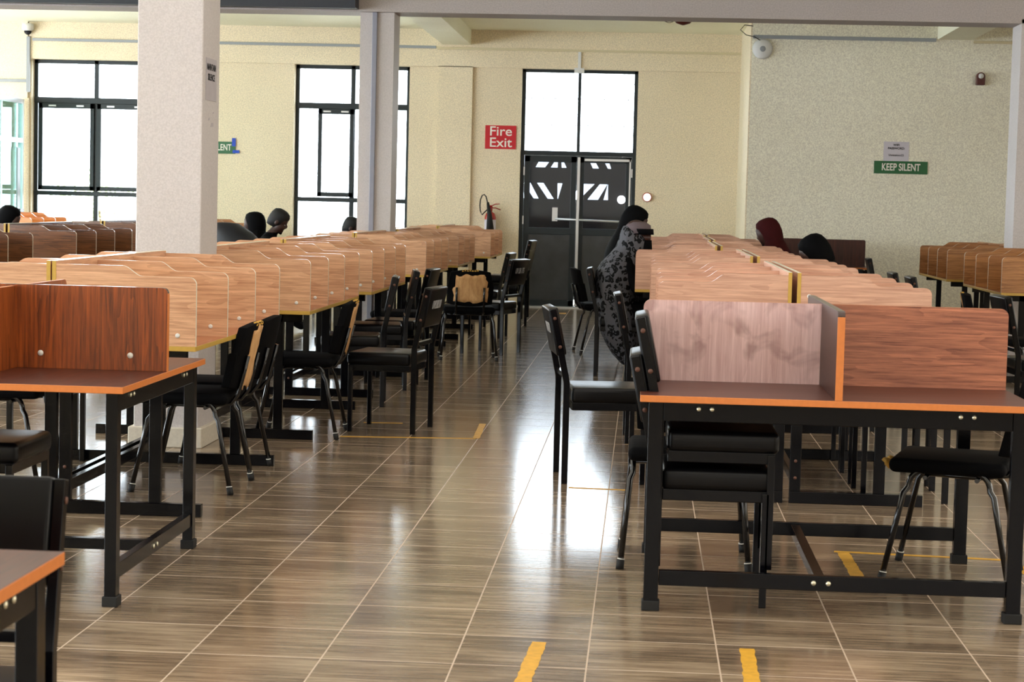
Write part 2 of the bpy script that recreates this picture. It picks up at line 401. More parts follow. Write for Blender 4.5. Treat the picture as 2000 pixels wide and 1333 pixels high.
b = MB(); b.box(-12.3, 10.3, -6.3, -6, 0, CZ, 'wall'); struct(b.build('wall_front'))
# columns and beams
b = MB(); b.box(-2.765, -2.405, 10.66, 11.08, 0, CZ, 'col'); b.box(-2.79, -2.38, 10.635, 11.105, 0, 0.11, 'base'); c1 = struct(b.build('column', bevel=0.006))
b = MB(); b.box(-2.755, -2.43, 18.93, 19.36, 0, 3.2, 'col'); struct(b.build('column'))
b = MB(); b.box(3.45, 3.85, 18.85, 19.3, 0, 3.2, 'col'); struct(b.build('column'))
b = MB(); b.box(-12, 10, 18.85, 19.3, 3.16, CZ+0.02, 'beam'); struct(b.build('beam'))
b = MB(); b.box(-2.72, -2.34, 19.3, WY-0.04, 3.44, CZ+0.02, 'ceil'); struct(b.build('beam'))
b = MB(); b.box(3.40, 3.80, 19.3, 23.9, 3.43, CZ+0.02, 'ceil'); struct(b.build('beam'))
b = MB(); b.box(-12, -2.76, 18.62, 18.84, 3.175, 3.30, 'beamdk'); b.box(-12, -2.76, 18.60, 18.62, 3.165, 3.40, 'beamdk')  # dark band added over the darker left part of the beam
tag(b.build('beam_dark_band'), 'dark band along the beam left of the middle column', 'cable tray')
b = MB(); b.box(-2.635, -2.59, 18.895, 18.932, 0, 3.16, 'bluegrey')
tag(b.build('cable_trunking', bevel=0.004), 'blue-grey cable trunking up the front of the middle column', 'cable trunking')

# windows: dark frames with panes
def window(idx, x0, x1, xm, sash):
    z0, z1 = 0.82, 3.15; y0, y1 = WY+0.13, WY+0.19
    root = empty('window_%d' % idx, ((x0+x1)/2, WY+0.16, z0)); struct(root); root.name = 'window_%d' % idx
    ox, oz = (x0+x1)/2, z0; oy = WY+0.16
    b = MB()
    def bar(a, c, d, e, t=0.0): b.box(a-ox, c-ox, y0-t-oy, y1-oy, d-oz, e-oz, 'frame')
    bar(x0, x0+0.05, z0, z1); bar(x1-0.05, x1, z0, z1); bar(x0, x1, z1-0.05, z1); bar(x0, x1, z0, z0+0.05)
    bar(x0, x1, 2.57, 2.65, 0.01); bar(x0, x1, 1.33, 1.39, 0.01); bar(xm-0.03, xm+0.03, z0, z1)
    b.build('window_frame', root, bevel=0.004)
    for s0, s1 in sash:
        b = MB()
        for a, c, d, e in ((s0, s0+0.055, 1.40, 2.57), (s1-0.055, s1, 1.40, 2.57), (s0, s1, 2.50, 2.57), (s0, s1, 1.40, 1.46)):
            b.box(a-ox, c-ox, y0-0.035-oy, y0-0.002-oy, d-oz, e-oz, 'frame')
        sh = b.build('sash', root, bevel=0.003)
        for q in (0.25, 0.75):
            b = MB(); xx = s0+(s1-s0)*q; b.box(xx-0.05-ox, xx+0.05-ox, y0-0.045-oy, y0-0.034-oy, 2.525-oz, 2.545-oz, 'alu'); b.build('latch', sh)
    for a, c in ((x0+0.05, xm-0.03), (xm+0.03, x1-0.05)):
        for d, e in ((z0+0.05, 1.33), (1.39, 2.57), (2.65, z1-0.05)):
            b = MB(); b.box(a-ox, c-ox, -0.003, 0.003, d-oz, e-oz, 'glass'); b.build('pane', root)
    b = MB(); b.box(x0-0.02-ox, x1+0.02-ox, -0.17, -0.0, -0.03, 0.0, 'wall'); b.build('window_sill', root)
window(1, -8.25, -6.56, -7.40, ((-8.18, -7.42), (-7.38, -6.63)))
window(2, -4.69, -3.15, -3.92, ((-4.38, -3.90),))

# fire door: glazed transom over two metal leaves
dx0, dx1, dm = -1.66, -0.13, -0.90
root = empty('door_1', (dm, WY+0.14, 0)); struct(root)
def L(b, x0, x1, y0, y1, z0, z1, mat): b.box(x0-dm, x1-dm, y0-(WY+0.14), y1-(WY+0.14), z0, z1, mat)
Y0, Y1 = WY+0.10, WY+0.18
b = MB(); L(b, dx0, dx0+0.05, Y0, Y1, 0, 3.15, 'frame'); L(b, dx1-0.05, dx1, Y0, Y1, 0, 3.15, 'frame'); L(b, dx0, dx1, Y0, Y1, 3.11, 3.15, 'frame')
L(b, dx0, dx1, Y0-0.01, Y1, 2.02, 2.08, 'frame'); L(b, dm-0.022, dm+0.022, Y0, Y1, 2.08, 3.12, 'frame'); b.build('door_frame', root, bevel=0.004)
for a, c in ((dx0+0.05, dm-0.022), (dm+0.022, dx1-0.05)):
    b = MB(); L(b, a, c, WY+0.137, WY+0.143, 2.08, 3.11, 'glass'); b.build('transom_pane', root)
b = MB()
for zz in (2.42, 2.77):
    L(b, dx0+0.03, dx1-0.03, WY+0.20, WY+0.21, zz, zz+0.01, 'frame')
for i in range(9):
    x = dx0+0.12+i*0.16
    b.tube([(x-dm, 0.065, 2.1), (x+0.12-dm, 0.065, 2.42), (x-dm, 0.065, 2.77), (x+0.12-dm, 0.065, 3.1)], 0.0045, 'frame', 5)
b.build('security_grille', root)
for s, a, c in ((0, dx0+0.055, dm-0.012), (1, dm+0.012, dx1-0.055)):
    b = MB()
    mat = 'frame'
    L(b, a, a+0.075, Y0, Y0+0.05, 0.02, 2.01, mat); L(b, c-0.075, c, Y0, Y0+0.05, 0.02, 2.01, mat)
    L(b, a, c, Y0, Y0+0.05, 1.93, 2.01, mat); L(b, a, c, Y0, Y0+0.05, 0.02, 0.10, mat); L(b, a, c, Y0-0.002, Y0+0.05, 0.97, 1.06, mat)
    lf = b.build('door_leaf', root, bevel=0.004)
    b = MB(); L(b, a+0.075, c-0.075, Y0+0.02, Y0+0.03, 0.10, 0.97, 'doorp'); b.build('door_panel', lf)
    b = MB(); L(b, a+0.075, c-0.075, Y0+0.022, Y0+0.028, 1.06, 1.93, 'glassd'); b.build('door_pane', lf)
    for hz in (0.35, 1.1, 1.75):
        b = MB(); xx = a-0.012 if s == 0 else c-0.004
        L(b, xx, xx+0.016, Y0-0.012, Y0, hz, hz+0.11, 'alu'); b.build('hinge', lf)
b = MB(); L(b, dm+0.09, dx1-0.06, Y0-0.006, Y0-0.001, 1.955, 1.985, 'alu'); L(b, dx1-0.085, dx1-0.065, Y0-0.006, Y0-0.001, 0.98, 1.985, 'alu'); b.build('leaf_highlight_strip', root)  # pale strips added as the bright highlight on the right leaf's frame
b = MB(); L(b, dm+0.0, dm+0.035, Y0-0.035, Y0-0.002, 0.03, 2.0, 'alu'); b.build('door_astragal', root)
b = MB(); L(b, dm-0.32, dm-0.25, Y0-0.05, Y0, 1.15, 1.33, 'alu'); L(b, dm+0.0, dm+0.03, Y0-0.07, Y0-0.03, 1.0, 1.26, 'alu'); L(b, dm+0.62, dm+0.66, Y0-0.06, Y0, 1.12, 1.20, 'alu')
b.tube([(-0.28, -0.09, 1.18), (0.66, -0.09, 1.16)], 0.013, 'alu', 8); b.build('panic_bar', root)
b = MB(); L(b, dx0, dx1, WY-0.02, WY+0.28, 0.0, 0.018, 'alu'); b.build('threshold', root)
# escape-stair screen outside behind the door leaves
b = MB()
SY = 28.6; sx0, sx1 = -3.4, 1.9
b.box(sx0, sx1, SY, SY+0.05, 0, 1.45, 'screen'); b.box(sx0, sx1, SY, SY+0.05, 1.675, 1.90, 'screen'); b.box(-0.425, sx1, SY+0.001, SY+0.051, 1.3, 2.12, 'screen'); b.box(sx0, sx1, SY, SY+0.05, 2.05, 2.12, 'screen')
def PX(p, z): return (p-1259.0)/3870.0*SY*0.985-(z-1.6)*0.02
def band(z0, z1, slots, xa, xb):
    """dark boards filling a band except for the slots (bottom-left, bottom-right, top-left, top-right)"""
    pb, pt = xa, xa
    for bl, br, tl, tr_ in slots:
        b.prism([(pb, z0-0.004), (bl, z0-0.004), (tl, z1+0.004), (pt, z1+0.004)], 'y', SY+0.002, SY+0.048, 'screen'); pb, pt = br, tr_
    b.prism([(pb, z0-0.004), (xb, z0-0.004), (xb, z1+0.004), (pt, z1+0.004)], 'y', SY+0.002, SY+0.048, 'screen')
def S(z0, z1, q): return [(PX(a_, z0), PX(b_, z0), PX(c_, z1), PX(d_, z1)) for a_, b_, c_, d_ in q]
band(1.45, 1.675, S(1.45, 1.675, [(1016, 1027, 994, 1006), (1039, 1049, 1018, 1032), (1067, 1079, 1045, 1058), (1086, 1087, 1086, 1096), (1113, 1129, 1133, 1160), (1145, 1166, 1170, 1185), (1177, 1186, 1185.5, 1186)]), sx0, -0.42)
band(1.90, 2.05, S(1.90, 2.05, [(1042, 1061, 1054, 1077), (1072, 1086, 1086, 1087), (1094, 1104, 1093, 1094), (1156, 1168, 1146, 1156), (1186, 1192, 1174, 1185)]), sx0, -0.42)
tag(b.build('stair_screen'), 'dark slatted stair screen outside behind the fire door', 'screen')
b = MB(); b.lathe([(0.001, 0.03), (0.03, 0.028), (0.052, 0.015), (0.058, 0)], 'lamp', 20, Matrix.Translation((-0.335, 28.56, 1.46)) @ Matrix.Rotation(PI/2, 4, 'X'))  # glowing disc added for the sun's glint in the door glass
lp = tag(b.build('sun_glint_disc'), 'glaring round white sun glint seen through the right door leaf', 'lamp')
# ground and a tree outside
b = MB(); b.box(-60, 60, 27.2, 120, -0.35, -0.3, 'ground'); tag(b.build('outdoor_ground'), 'bright ground outside beyond the windows', 'ground', kind='structure')
tr = empty('tree', (-12.6, 45, -0.3)); tag(tr, 'pale green tree outside, low behind the far left window', 'tree')
b = MB(); b.tube([(0, 0, 0), (0.05, 0, 0.9), (0, 0.1, 1.6)], 0.09, 'bark', 8, [0.12, 0.09, 0.05]); b.build('trunk', tr)
b = MB(); rnd = random.Random(4)
for i in range(700):
    a = rnd.uniform(0, 2*PI); h = rnd.uniform(0.7, 2.2); r = rnd.uniform(0, 0.95)*math.sin(max(0.15, (h-0.6)/1.75*PI))
    c = Vector((r*math.cos(a)*1.3, r*math.sin(a), h)); q = Matrix.Rotation(rnd.uniform(0, 6), 3, Vector((rnd.random()-.5, rnd.random()-.5, rnd.random()-.5)).normalized())
    vs = [b.bm.verts.new(c+q @ Vector(p)) for p in ((-0.09, 0, 0), (0, -0.04, 0.01), (0.09, 0, 0), (0, 0.04, 0.01))]
    f = b.bm.faces.new(vs); f.material_index = b.mi('leaf')
b.build('foliage', tr)

# glazed aluminium partition at the far left
pr = empty('glazed_partition', (-8.34, 25.2, 0)); tag(pr, 'white aluminium glazed partition at the far left by the window', 'partition')
b = MB()
for y in (-1.0, 0.0, 0.90): b.box(-0.03, 0.03, y, y+0.05, 0, 2.6, 'alu')
for z in (0.02, 0.98, 2.02, 2.54): b.box(-0.028, 0.028, -1.0, 0.95, z, z+0.06, 'alu')
b.build('frame', pr)
for y0, y1 in ((-0.95, 0.0), (0.05, 0.90)):
    for z0, z1 in ((0.08, 0.98), (1.04, 2.02), (2.08, 2.54)):
        b = MB(); b.box(-0.004, 0.004, y0, y1, z0, z1, 'glassg'); b.build('pane', pr)
b = MB(); b.box(0.03, 0.05, 0.62, 0.74, 1.1, 1.95, 'greyp'); b.box(0.03, 0.05, 0.05, 0.9, 1.05, 1.14, 'greyp'); b.build('sash', pr)

# ------------------------------------------------------------ trunking, signs and wall fittings
def boxthing(name, x0, x1, y0, y1, z0, z1, mat, label, cat, bev=0.003):
    b = MB(); cx, cy_, cz = (x0+x1)/2, (y0+y1)/2, z0
    b.box(x0-cx, x1-cx, y0-cy_, y1-cy_, 0, z1-z0, mat); o = b.build(name, bevel=bev); o.location = (cx, cy_, cz); return tag(o, label, cat)
boxthing('cable_trunking', -8.22, -2.8, WY-0.075, WY-0.05, 3.385, 3.42, 'greyp', 'grey trunking along the top of the far wall above the windows', 'cable trunking')
boxthing('cable_trunking', -2.78, 1.20, WY-0.075, WY-0.05, 3.375, 3.405, 'creamp', 'cream trunking running above the fire door', 'cable trunking')
boxthing('cable_trunking', -0.925, -0.885, WY-0.08, WY-0.05, 3.16, 3.375, 'white', 'short white upright trunking dropping to the door top', 'cable trunking')
boxthing('junction_box', -0.97, -0.84, WY-0.085, WY-0.05, 3.10, 3.165, 'white', 'small white box at the top centre of the door', 'junction box')
boxthing('cable_trunking', -8.30, -8.25, WY-0.08, WY-0.05, 2.7, 3.44, 'greyp', 'grey upright trunking below the camera at far left', 'cable trunking')
boxthing('cable_trunking', -9.6, -8.30, WY-0.08, WY-0.05, 2.83, 2.87, 'greyp', 'short grey trunking at far left above the partition', 'cable trunking')
boxthing('cable_trunking', 1.23, 3.38, 23.86, 23.9, 3.40, 3.44, 'greyp', 'grey trunking along the top of the right wall', 'cable trunking')
boxthing('cable_trunking', 3.82, 6.0, 23.86, 23.9, 3.39, 3.42, 'creamp', 'cream trunking on the right wall beyond the beam end', 'cable trunking')
# dome camera
b = MB(); cc = empty('security_camera', (-8.27, WY-0.11, 3.56)); tag(cc, 'white security camera high in the far left corner', 'camera')
b.lathe([(0.035, 0.05), (0.075, 0.04), (0.08, -0.03), (0.055, -0.05)], 'white', 18); b.build('housing', cc)
b = MB(); b.lathe([(0.05, -0.05), (0.045, -0.08), (0.02, -0.1), (0.002, -0.105)], 'ink', 16); b.build('lens', cc)
# ceiling speaker/lamp hanging under the beam
hl = empty('ceiling_fan_lamp', (0.33, 19.9, 3.30)); tag(hl, 'brown and glass lamp hanging behind the beam', 'lamp')
b = MB(); b.lathe([(0.02, 0.34), (0.03, 0.10), (0.16, 0.06), (0.15, 0.0), (0.07, -0.10), (0.01, -0.12)], 'brownp', 20); b.build('body', hl)
b = MB(); b.lathe([(0.02, 0.06), (0.07, 0.04), (0.08, -0.03), (0.04, -0.09), (0.01, -0.10)], 'glass', 16, Matrix.Translation((-0.14, 0, 0))); b.build('glass_shade', hl)
# access point with its cable
ap = empty('smoke_detector', (1.345, 23.86, 3.275)); tag(ap, 'white round dish-shaped unit at the top left of the right wall', 'detector')
RX = Matrix.Rotation(PI/2, 4, 'X')
b = MB(); b.lathe([(0.115, -0.04), (0.12, -0.01), (0.10, 0.015), (0.05, 0.03), (0.002, 0.032)], 'white', 28, RX); b.build('housing', ap)
b = MB(); b.lathe([(0.034, 0.024), (0.034, 0.036), (0.028, 0.038), (0.002, 0.038)], 'greyp', 20, RX); b.build('ring', ap)
b = MB(); b.tube([(-0.03, 0.0, 0.10), (-0.10, -0.02, 0.14), (-0.20, -0.02, 0.16), (-0.27, -0.01, 0.22), (-0.22, 0.0, 0.28), (-0.12, 0.02, 0.27)], 0.005, 'ink', 6)
o = b.build('cable', ap)
# brown siren
sr = empty('wall_siren', (3.91, 23.86, 2.90)); tag(sr, 'small dark red-brown siren on the right wall', 'siren')
pts = [(-0.05, 0), (0.05, 0), (0.05, 0.10)]+[(0.05*math.cos(t), 0.10+0.05*math.sin(t)) for t in [PI*i/10 for i in range(1, 10)]]+[(-0.05, 0.10)]
b = MB(); b.prism(pts, 'y', -0.05, 0.04, 'brownp'); b.build('housing', sr, bevel=0.006)
b = MB(); b.lathe([(0.032, 0.0), (0.03, 0.012), (0.002, 0.014)], 'white', 16, Matrix.Translation((0, -0.05, 0.105)) @ RX); b.build('lens', sr)
# alarm beside door
al = empty('alarm_call_point', (0.03, WY-0.02, 1.495)); tag(al, 'round glowing alarm light on the wall right of the door', 'alarm')
b = MB(); b.lathe([(0.062, -0.02), (0.062, 0.01), (0.05, 0.018), (0.002, 0.018)], 'redx', 24, RX); b.build('base', al)
b = MB(); b.lathe([(0.052, 0.012), (0.05, 0.024), (0.03, 0.034), (0.002, 0.036)], 'alarm', 24, RX); b.build('lens', al)

def sign(name, x0, x1, z0, z1, y, mat, lines, label, cat, letters='signw', thick=0.012):
    cx, cz = (x0+x1)/2, (z0+z1)/2; r = empty(name, (cx, y, cz)); tag(r, label, cat)
    b = MB(); b.box(x0-cx, x1-cx, -thick, 0, z0-cz, z1-cz, mat); b.build('panel', r, bevel=0.001)
    for body, size, dz, sx_, bold in lines:
        text_mesh('lettering', body, size, letters, r, (0, -thick-0.001, dz), (PI/2, 0, 0), bold, 0.001, sx_)
    return r
sign('fire_exit_sign', -2.13, -1.72, 2.085, 2.395, WY-0.001, 'red', (('Fire', 0.175, 0.074, 1.12, 0.0012), ('Exit', 0.175, -0.074, 1.12, 0.0012)), 'red Fire Exit sign on the far wall left of the door', 'sign')
sign('keep_silent_sign', 2.71, 3.34, 1.835, 1.985, 23.899, 'green', (('KEEP SILENT', 0.118, 0.0, 0.70, 0.0022),), 'green KEEP SILENT sign on the right wall', 'sign')
sg = sign('keep_silent_sign', -6.02, -5.47, 1.94, 2.10, WY-0.001, 'green', (('KEEP SILENT', 0.118, 0.0, 0.68, 0.0016),), 'green silent sign half hidden behind the front column, ENT showing', 'sign')
b = MB(); b.box(0.23, 0.28, -0.016, -0.012, 0.02, 0.13, 'blue'); b.box(0.24, 0.33, -0.016, -0.011, -0.07, -0.03, 'blue'); b.build('tape', sg)
sign('notice_paper', 2.815, 3.115, 1.985, 2.215, 23.899, 'paper', (('WIFI', 0.036, 0.075, 1.0, 0.001), ('PASSWORD:', 0.036, 0.035, 1.0, 0.001), ('Uwezeinno23', 0.034, -0.045, 0.95, 0.0005)), 'white paper notice with wifi password above the KEEP SILENT sign', 'notice', 'ink', 0.002)
# paper on the right face of the front column
nt = empty('notice_paper', (-2.4045, 10.86, 2.02), 0); tag(nt, 'grey paper notice MAINTAIN SILENCE on the side of the front column', 'notice')
b = MB(); b.box(0, 0.002, -0.13, 0.135, -0.115, 0.115, 'paperg'); b.build('sheet', nt)
for body, dz in (('MAINTAIN', 0.065), ('SILENCE', 0.01)):
    text_mesh('lettering', body, 0.05, 'ink', nt, (0.003, 0.0, dz), (PI/2, 0, PI/2), 0.001, 0.0005, 0.92)
for y, z, s in ((10.82, 1.80, 0.02), (10.90, 1.77, 0.035), (10.93, 1.84, 0.012)):
    b = MB(); b.prism([(-s, -s*0.3), (s, -s*0.1), (s*0.8, s*0.5), (-s*0.5, s*0.4)], 'x', 0, 0.0015, 'paperg'); o = b.build('paper_scrap'); o.location = (-2.4045, y, z)
    tag(o, 'torn grey paper scrap stuck on the front column below the silence notice', 'paper scrap', 'paper scraps on the column')

# fire extinguisher on the far wall
ex = empty('fire_extinguisher', (-2.03, WY-0.10, 1.02)); tag(ex, 'red fire extinguisher with black horn on the far wall', 'fire extinguisher')
b = MB(); b.lathe([(0.001, -0.28), (0.07, -0.28), (0.075, -0.26), (0.075, 0.16), (0.06, 0.21), (0.025, 0.235), (0.02, 0.25)], 'redx', 24); b.build('cylinder', ex)
b = MB(); b.lathe([(0.022, 0.235), (0.03, 0.26), (0.03, 0.30), (0.015, 0.32)], 'redx', 14); b.build('valve', ex)
b = MB(); b.tube([(0.0, 0, 0.30), (0.06, 0, 0.335), (0.12, 0, 0.34)], 0.007, 'redx', 8); b.tube([(0.0, 0, 0.285), (0.07, 0, 0.285), (0.135, 0, 0.262)], 0.007, 'redx', 8); b.build('handle', ex)
b = MB(); b.tube([(-0.03, -0.09, 0.36), (-0.005, -0.09, 0.20), (0.015, -0.09, -0.1)], 0.02, 'rubber', 14, [0.016, 0.032, 0.062]); b.build('horn', ex)
b = MB(); b.tube([(-0.035+0.0, -0.08, 0.36)]+[(-0.085+0.05*math.cos(t), -0.08, 0.38+0.14*math.sin(t)-0.06) for t in [PI*0.25*i*0.72+0.35 for i in range(0, 8)]]+[(-0.03, -0.05, 0.27)], 0.008, 'rubber', 8); b.build('hose', ex)
b = MB(); b.lathe([(0.0762, -0.22), (0.0762, 0.13)], 'white_label', 24); b.build('label', ex)
b = MB(); b.box(-0.03, 0.03, 0.075, 0.10, -0.1, 0.15, 'steel'); b.build('bracket', ex)

# ------------------------------------------------------------ study carrels
W, LEN, TOP = 0.622, 1.93, 0.745
def panel_outline(w, zo=1.037, zi=1.080, x0=0.018, step=True):
    pts = [(x0, TOP)]
    if step:
        pts.append((x0, zi)); xs = 0.335
        pts.append((xs-0.03, zi))
        for i in range(1, 8):
            t = i/8; s_ = t*t*(3-2*t); pts.append((xs-0.03+0.085*t, zi-(zi-zo)*s_))
        pts.append((xs+0.055, zo))
    else: pts.append((x0, zo))
    r = 0.032
    for i in range(0, 7):
        t = PI/2*(1-i/6); pts.append((w-r+r*math.cos(t), zo-r+r*math.sin(t)))
    pts.append((w, TOP)); return pts
def make_carrel(lam, cap_inner=False, zo=1.037, zi=1.080, n=4, ln=LEN, label='x'):
    r = empty('study_carrel')
    b = MB(); b.box(0.004, W, 0, ln, TOP-0.022, TOP, 'oakT', side='edgeY'); b.build('tabletop', r, bevel=0.002)
    b = MB(); b.box(0.004, 0.020, 0, ln, TOP, zi+0.012, lam+'_back')
    # narrow yellow end bands
    b.box(0.0035, 0.0205, -0.0015, 0.0, TOP, zi+0.0125, 'edgeY'); b.box(0.0035, 0.0205, ln, ln+0.0015, TOP, zi+0.0125, 'edgeY'); b.box(0.0035, 0.0205, -0.001, ln+0.001, zi+0.0118, zi+0.0135, 'edgeP')
    b.build('back_panel', r)
    for i in range(n):
        y = (ln-0.018)*i/(n-1)
        b = MB(); b.prism(panel_outline(W, zo, zi, 0.0205), 'y', 0, 0.018, lam, 'edgeG' if lam == 'oak2' else 'edgeP'); p = b.build('side_panel', r); p.location = (0, y, 0)
        spots = [(0.545, 0.79)] + ([(0.06, 0.985)] if cap_inner else [])
        for sx_, sz_ in spots:
            b = MB(); b.lathe([(0.010, -0.001), (0.010, 0.002), (0.006, 0.003), (0.001, 0.003)], 'cap', 12, Matrix.Translation((sx_, 0, sz_)) @ RX); b.build('screw_cap', p)
    for y in (0.11, ln-0.14):
        for x in (0.006, 0.40):
            b = MB(); b.box(x, x+0.052, 0, 0.03, 0.055, TOP-0.022, 'steel'); lg = b.build('leg', r, bevel=0.002); lg.location = (0, y, 0)
            if x < 0.1:
                for zz in (0.12, 0.20):
                    b = MB(); b.lathe([(0.008, 0), (0.007, 0.003), (0.001, 0.004)], 'rust', 10, Matrix.Translation((x+0.026, 0, zz)) @ RX); b.build('bolt', lg)
        b = MB(); b.box(0.006, 0.63, -0.005, 0.035, 0.0, 0.055, 'steel'); ft = b.build('foot_rail', r, bevel=0.002); ft.location = (0, y, 0)
        b = MB(); b.box(0.006, 0.56, 0, 0.03, TOP-0.072, TOP-0.0225, 'steel'); tr_ = b.build('top_rail', r, bevel=0.002); tr_.location = (0, y, 0)
    b = MB(); b.box(0.015, 0.045, 0.14, ln-0.14, 0.09, 0.14, 'steel'); b.build('stretcher', r, bevel=0.002)
    b = MB(); b.box(0.015, 0.045, 0.14, ln-0.14, TOP-0.10, TOP-0.05, 'steel'); b.build('stretcher', r, bevel=0.002)
    return r
protos = {}
def carrel(kind, cx, y0, side, label, group, gap=0.0, rz=0.0):
    args = {'oak': ('oak',), 'oak2': ('oak2', True), 'brown': ('brown',), 'walnut': ('walnut', False, 1.037, 1.077), 'orange': ('orange', False, 1.075, 1.12)}[kind]
    if kind not in protos:
        o = make_carrel(*args); protos[kind] = snapshot(o)
    else: o = copy_snap(protos[kind])
    if side > 0: o.location = (cx+gap/2, y0, 0); o.rotation_euler = (0, 0, rz)
    else: o.location = (cx-gap/2, y0+LEN, 0); o.rotation_euler = (0, 0, PI+rz)
    tag(o, label, 'study carrel', group); return o
ORD = ['nearest', 'second', 'third', 'fourth', 'fifth', 'farthest']
LROW = [(-2.497, 8.24), (-2.490, 11.07), (-2.485, 13.58), (-2.480, 16.93), (-2.455, 19.62), (-2.40, 23.05)]
for i, (cx, y0) in enumerate(LROW):
    for s in (1, -1):
        carrel('oak', cx, y0, s, 'light oak study carrel, %s in the row left of the aisle, %s side' % (ORD[i], 'aisle' if s > 0 else 'window'), 'oak carrels in the row left of the aisle', 0.0)
RROW = [(0.705, 9.25), (0.685, 12.22), (0.575, 15.2), (0.615, 17.9), (0.65, 20.65)]
for i, (cx, y0) in enumerate(RROW):
    nm = ORD[i] if i < 4 else 'farthest'
    for s in (-1, 1):
        carrel('oak2', cx, y0, s, 'sheen-tinted oak study carrel, %s in the row right of the aisle, %s side' % (nm, 'aisle' if s < 0 else 'wall'), 'pale oak carrels in the row right of the aisle', 0.018)
for i, y0 in enumerate((14.10, 17.27, 20.40, 23.2)):
    for s in (1, -1):
        if i < 3: carrel('walnut', -5.64, y0, s, 'dark walnut study carrel, %s in the dark row at the left, %s half' % (['nearest', 'second', 'third'][i], 'right' if s > 0 else 'left'), 'dark walnut carrels at the left', 0.012)
        else: carrel('brown', -5.60, y0, s, 'warm brown study carrel behind the hunched person, %s half' % ('right' if s > 0 else 'left'), 'brown carrels at the left', 0.012)
for i, y0 in enumerate((16.42, 19.36)):
    for s in (-1, 1):
        carrel('brown', 3.55, y0, s, 'brown study carrel, %s in the row at the far right, %s half' % (['nearer', 'farther'][i], 'left' if s < 0 else 'right'), 'brown carrels at the far right', 0.0)
o = make_carrel('orange', False, 1.06, 1.11, 4, 1.46); o.location = (-7.93, 23.3, 0); tag(o, 'orange study carrel by the far left window', 'study carrel')

# cherry desks with crossing dividers
def rounded_rect(x0, x1, z0, z1, rl, rr):
    pts = [(x0, z0)]
    if rl:
        for i in range(7):
            t = PI-PI/2*i/6; pts.append((x0+rl+rl*math.cos(t), z1-rl+rl*math.sin(t)))
    else: pts.append((x0, z1))
    if rr:
        for i in range(7):
            t = PI/2-PI/2*i/6; pts.append((x1-rr+rr*math.cos(t), z1-rr+rr*math.sin(t)))
    else: pts.append((x1, z1))
    pts.append((x1, z0)); return pts
def cherry_desk(label, cx, cy_, hx, hy, rz, mats=('cherryS', 'cherryH'), divm='cherryD', group='cherry desks with crossing dividers', long_panel=True, top=1.042, caps=False):
    """local: long divider runs along y, two short panels along x; frames parallel to x"""
    r = empty('cherry_desk', (cx, cy_, 0), rz); tag(r, label, 'desk', group)
    b = MB(); b.box(-hx, hx, -hy, hy, TOP-0.024, TOP, 'cherryT', side='edgeO'); b.build('tabletop', r, bevel=0.002)
    b = MB(); b.prism(rounded_rect(-hy, hy, TOP, top+0.006, 0.02, 0.02), 'x', -0.0125, 0.0125, divm, 'edgeG'); [b.box(-0.0128, 0.0128, e_-0.001, e_+0.001, TOP, top-0.014, 'edgeO') for e_ in (-hy, hy)]; d = b.build('divider_panel', r, bevel=0.001)
    for s, mt in ((-1, mats[0]), (1, mats[1])):
        b = MB(); pts = rounded_rect(0.0127, hx-0.004, TOP, top, 0, 0.028)
        pts = [(s*x, z) for x, z in pts]
        b.prism(pts, 'y', -0.009, 0.009, mt, 'edgeO' if not caps else 'edgeO'); b.build('side_panel', r)
    if caps:
        for y in (-0.10, -0.43):
            b = MB(); b.lathe([(0.011, 0), (0.010, 0.003), (0.001, 0.004)], 'cap', 14, Matrix.Translation((-0.0125, y, TOP+0.055)) @ Matrix.Rotation(-PI/2, 4, 'Y')); b.build('screw_cap', d)
    for s in (-1, 1):
        y = s*(hy-0.045)
        for t in (-1, 1):
            b = MB(); x = t*(hx-0.055); b.box(x-0.025, x+0.025, y-0.02, y+0.02, 0.0, TOP-0.024, 'steel'); lg = b.build('leg', r, bevel=0.002)
            b = MB(); b.box(x-0.031, x+0.031, y-0.026, y+0.026, 0.0, 0.035, 'rubber'); b.build('foot_cap', lg, bevel=0.003)
        b = MB(); b.box(-hx+0.081, hx-0.081, y-0.018, y+0.018, TOP-0.089, TOP-0.0245, 'steel'); rl_ = b.build('top_rail', r, bevel=0.002)
        b = MB(); b.box(-hx+0.081, hx-0.081, y-0.015, y+0.015, 0.088, 0.140, 'steel'); rb_ = b.build('bottom_rail', r, bevel=0.002)
        rot = RX if s < 0 else Matrix.Rotation(-PI/2, 4, 'X')
        for x in (-hx+0.20, -hx+0.245, hx-0.255, hx-0.21):
            b = MB(); b.lathe([(0.008, 0), (0.007, 0.004), (0.001, 0.006)], 'zinc', 12, Matrix.Translation((x, y+s*0.018, TOP-0.045)) @ rot); b.build('bolt', rl_)
        for x in (-0.06, -0.01):
            b = MB(); b.lathe([(0.009, 0), (0.008, 0.004), (0.001, 0.006)], 'zinc', 12, Matrix.Translation((x, y+s*0.015, 0.115)) @ rot); b.build('bolt', rb_)
    b = MB(); b.box(-0.055, -0.02, -hy+0.06, hy-0.06, 0.095, 0.135, 'steel'); b.build('stretcher', r, bevel=0.002)
    return r
cherry_desk('cherry desk at the right front with smudged panel pale with glare', 0.672, 7.325, 0.668, 0.615, 0)
cherry_desk('cherry desk at the left front with upright dark grain panel', -2.27, 7.05, 0.62, 0.565, PI/2, ('cherryV', 'cherryV'), 'cherryV', caps=True)
cherry_desk('cherry desk cut off at the bottom left corner, blurred', -1.58, 2.86, 0.585, 0.565, PI/2, ('cherryV', 'cherryV'), 'cherryV')
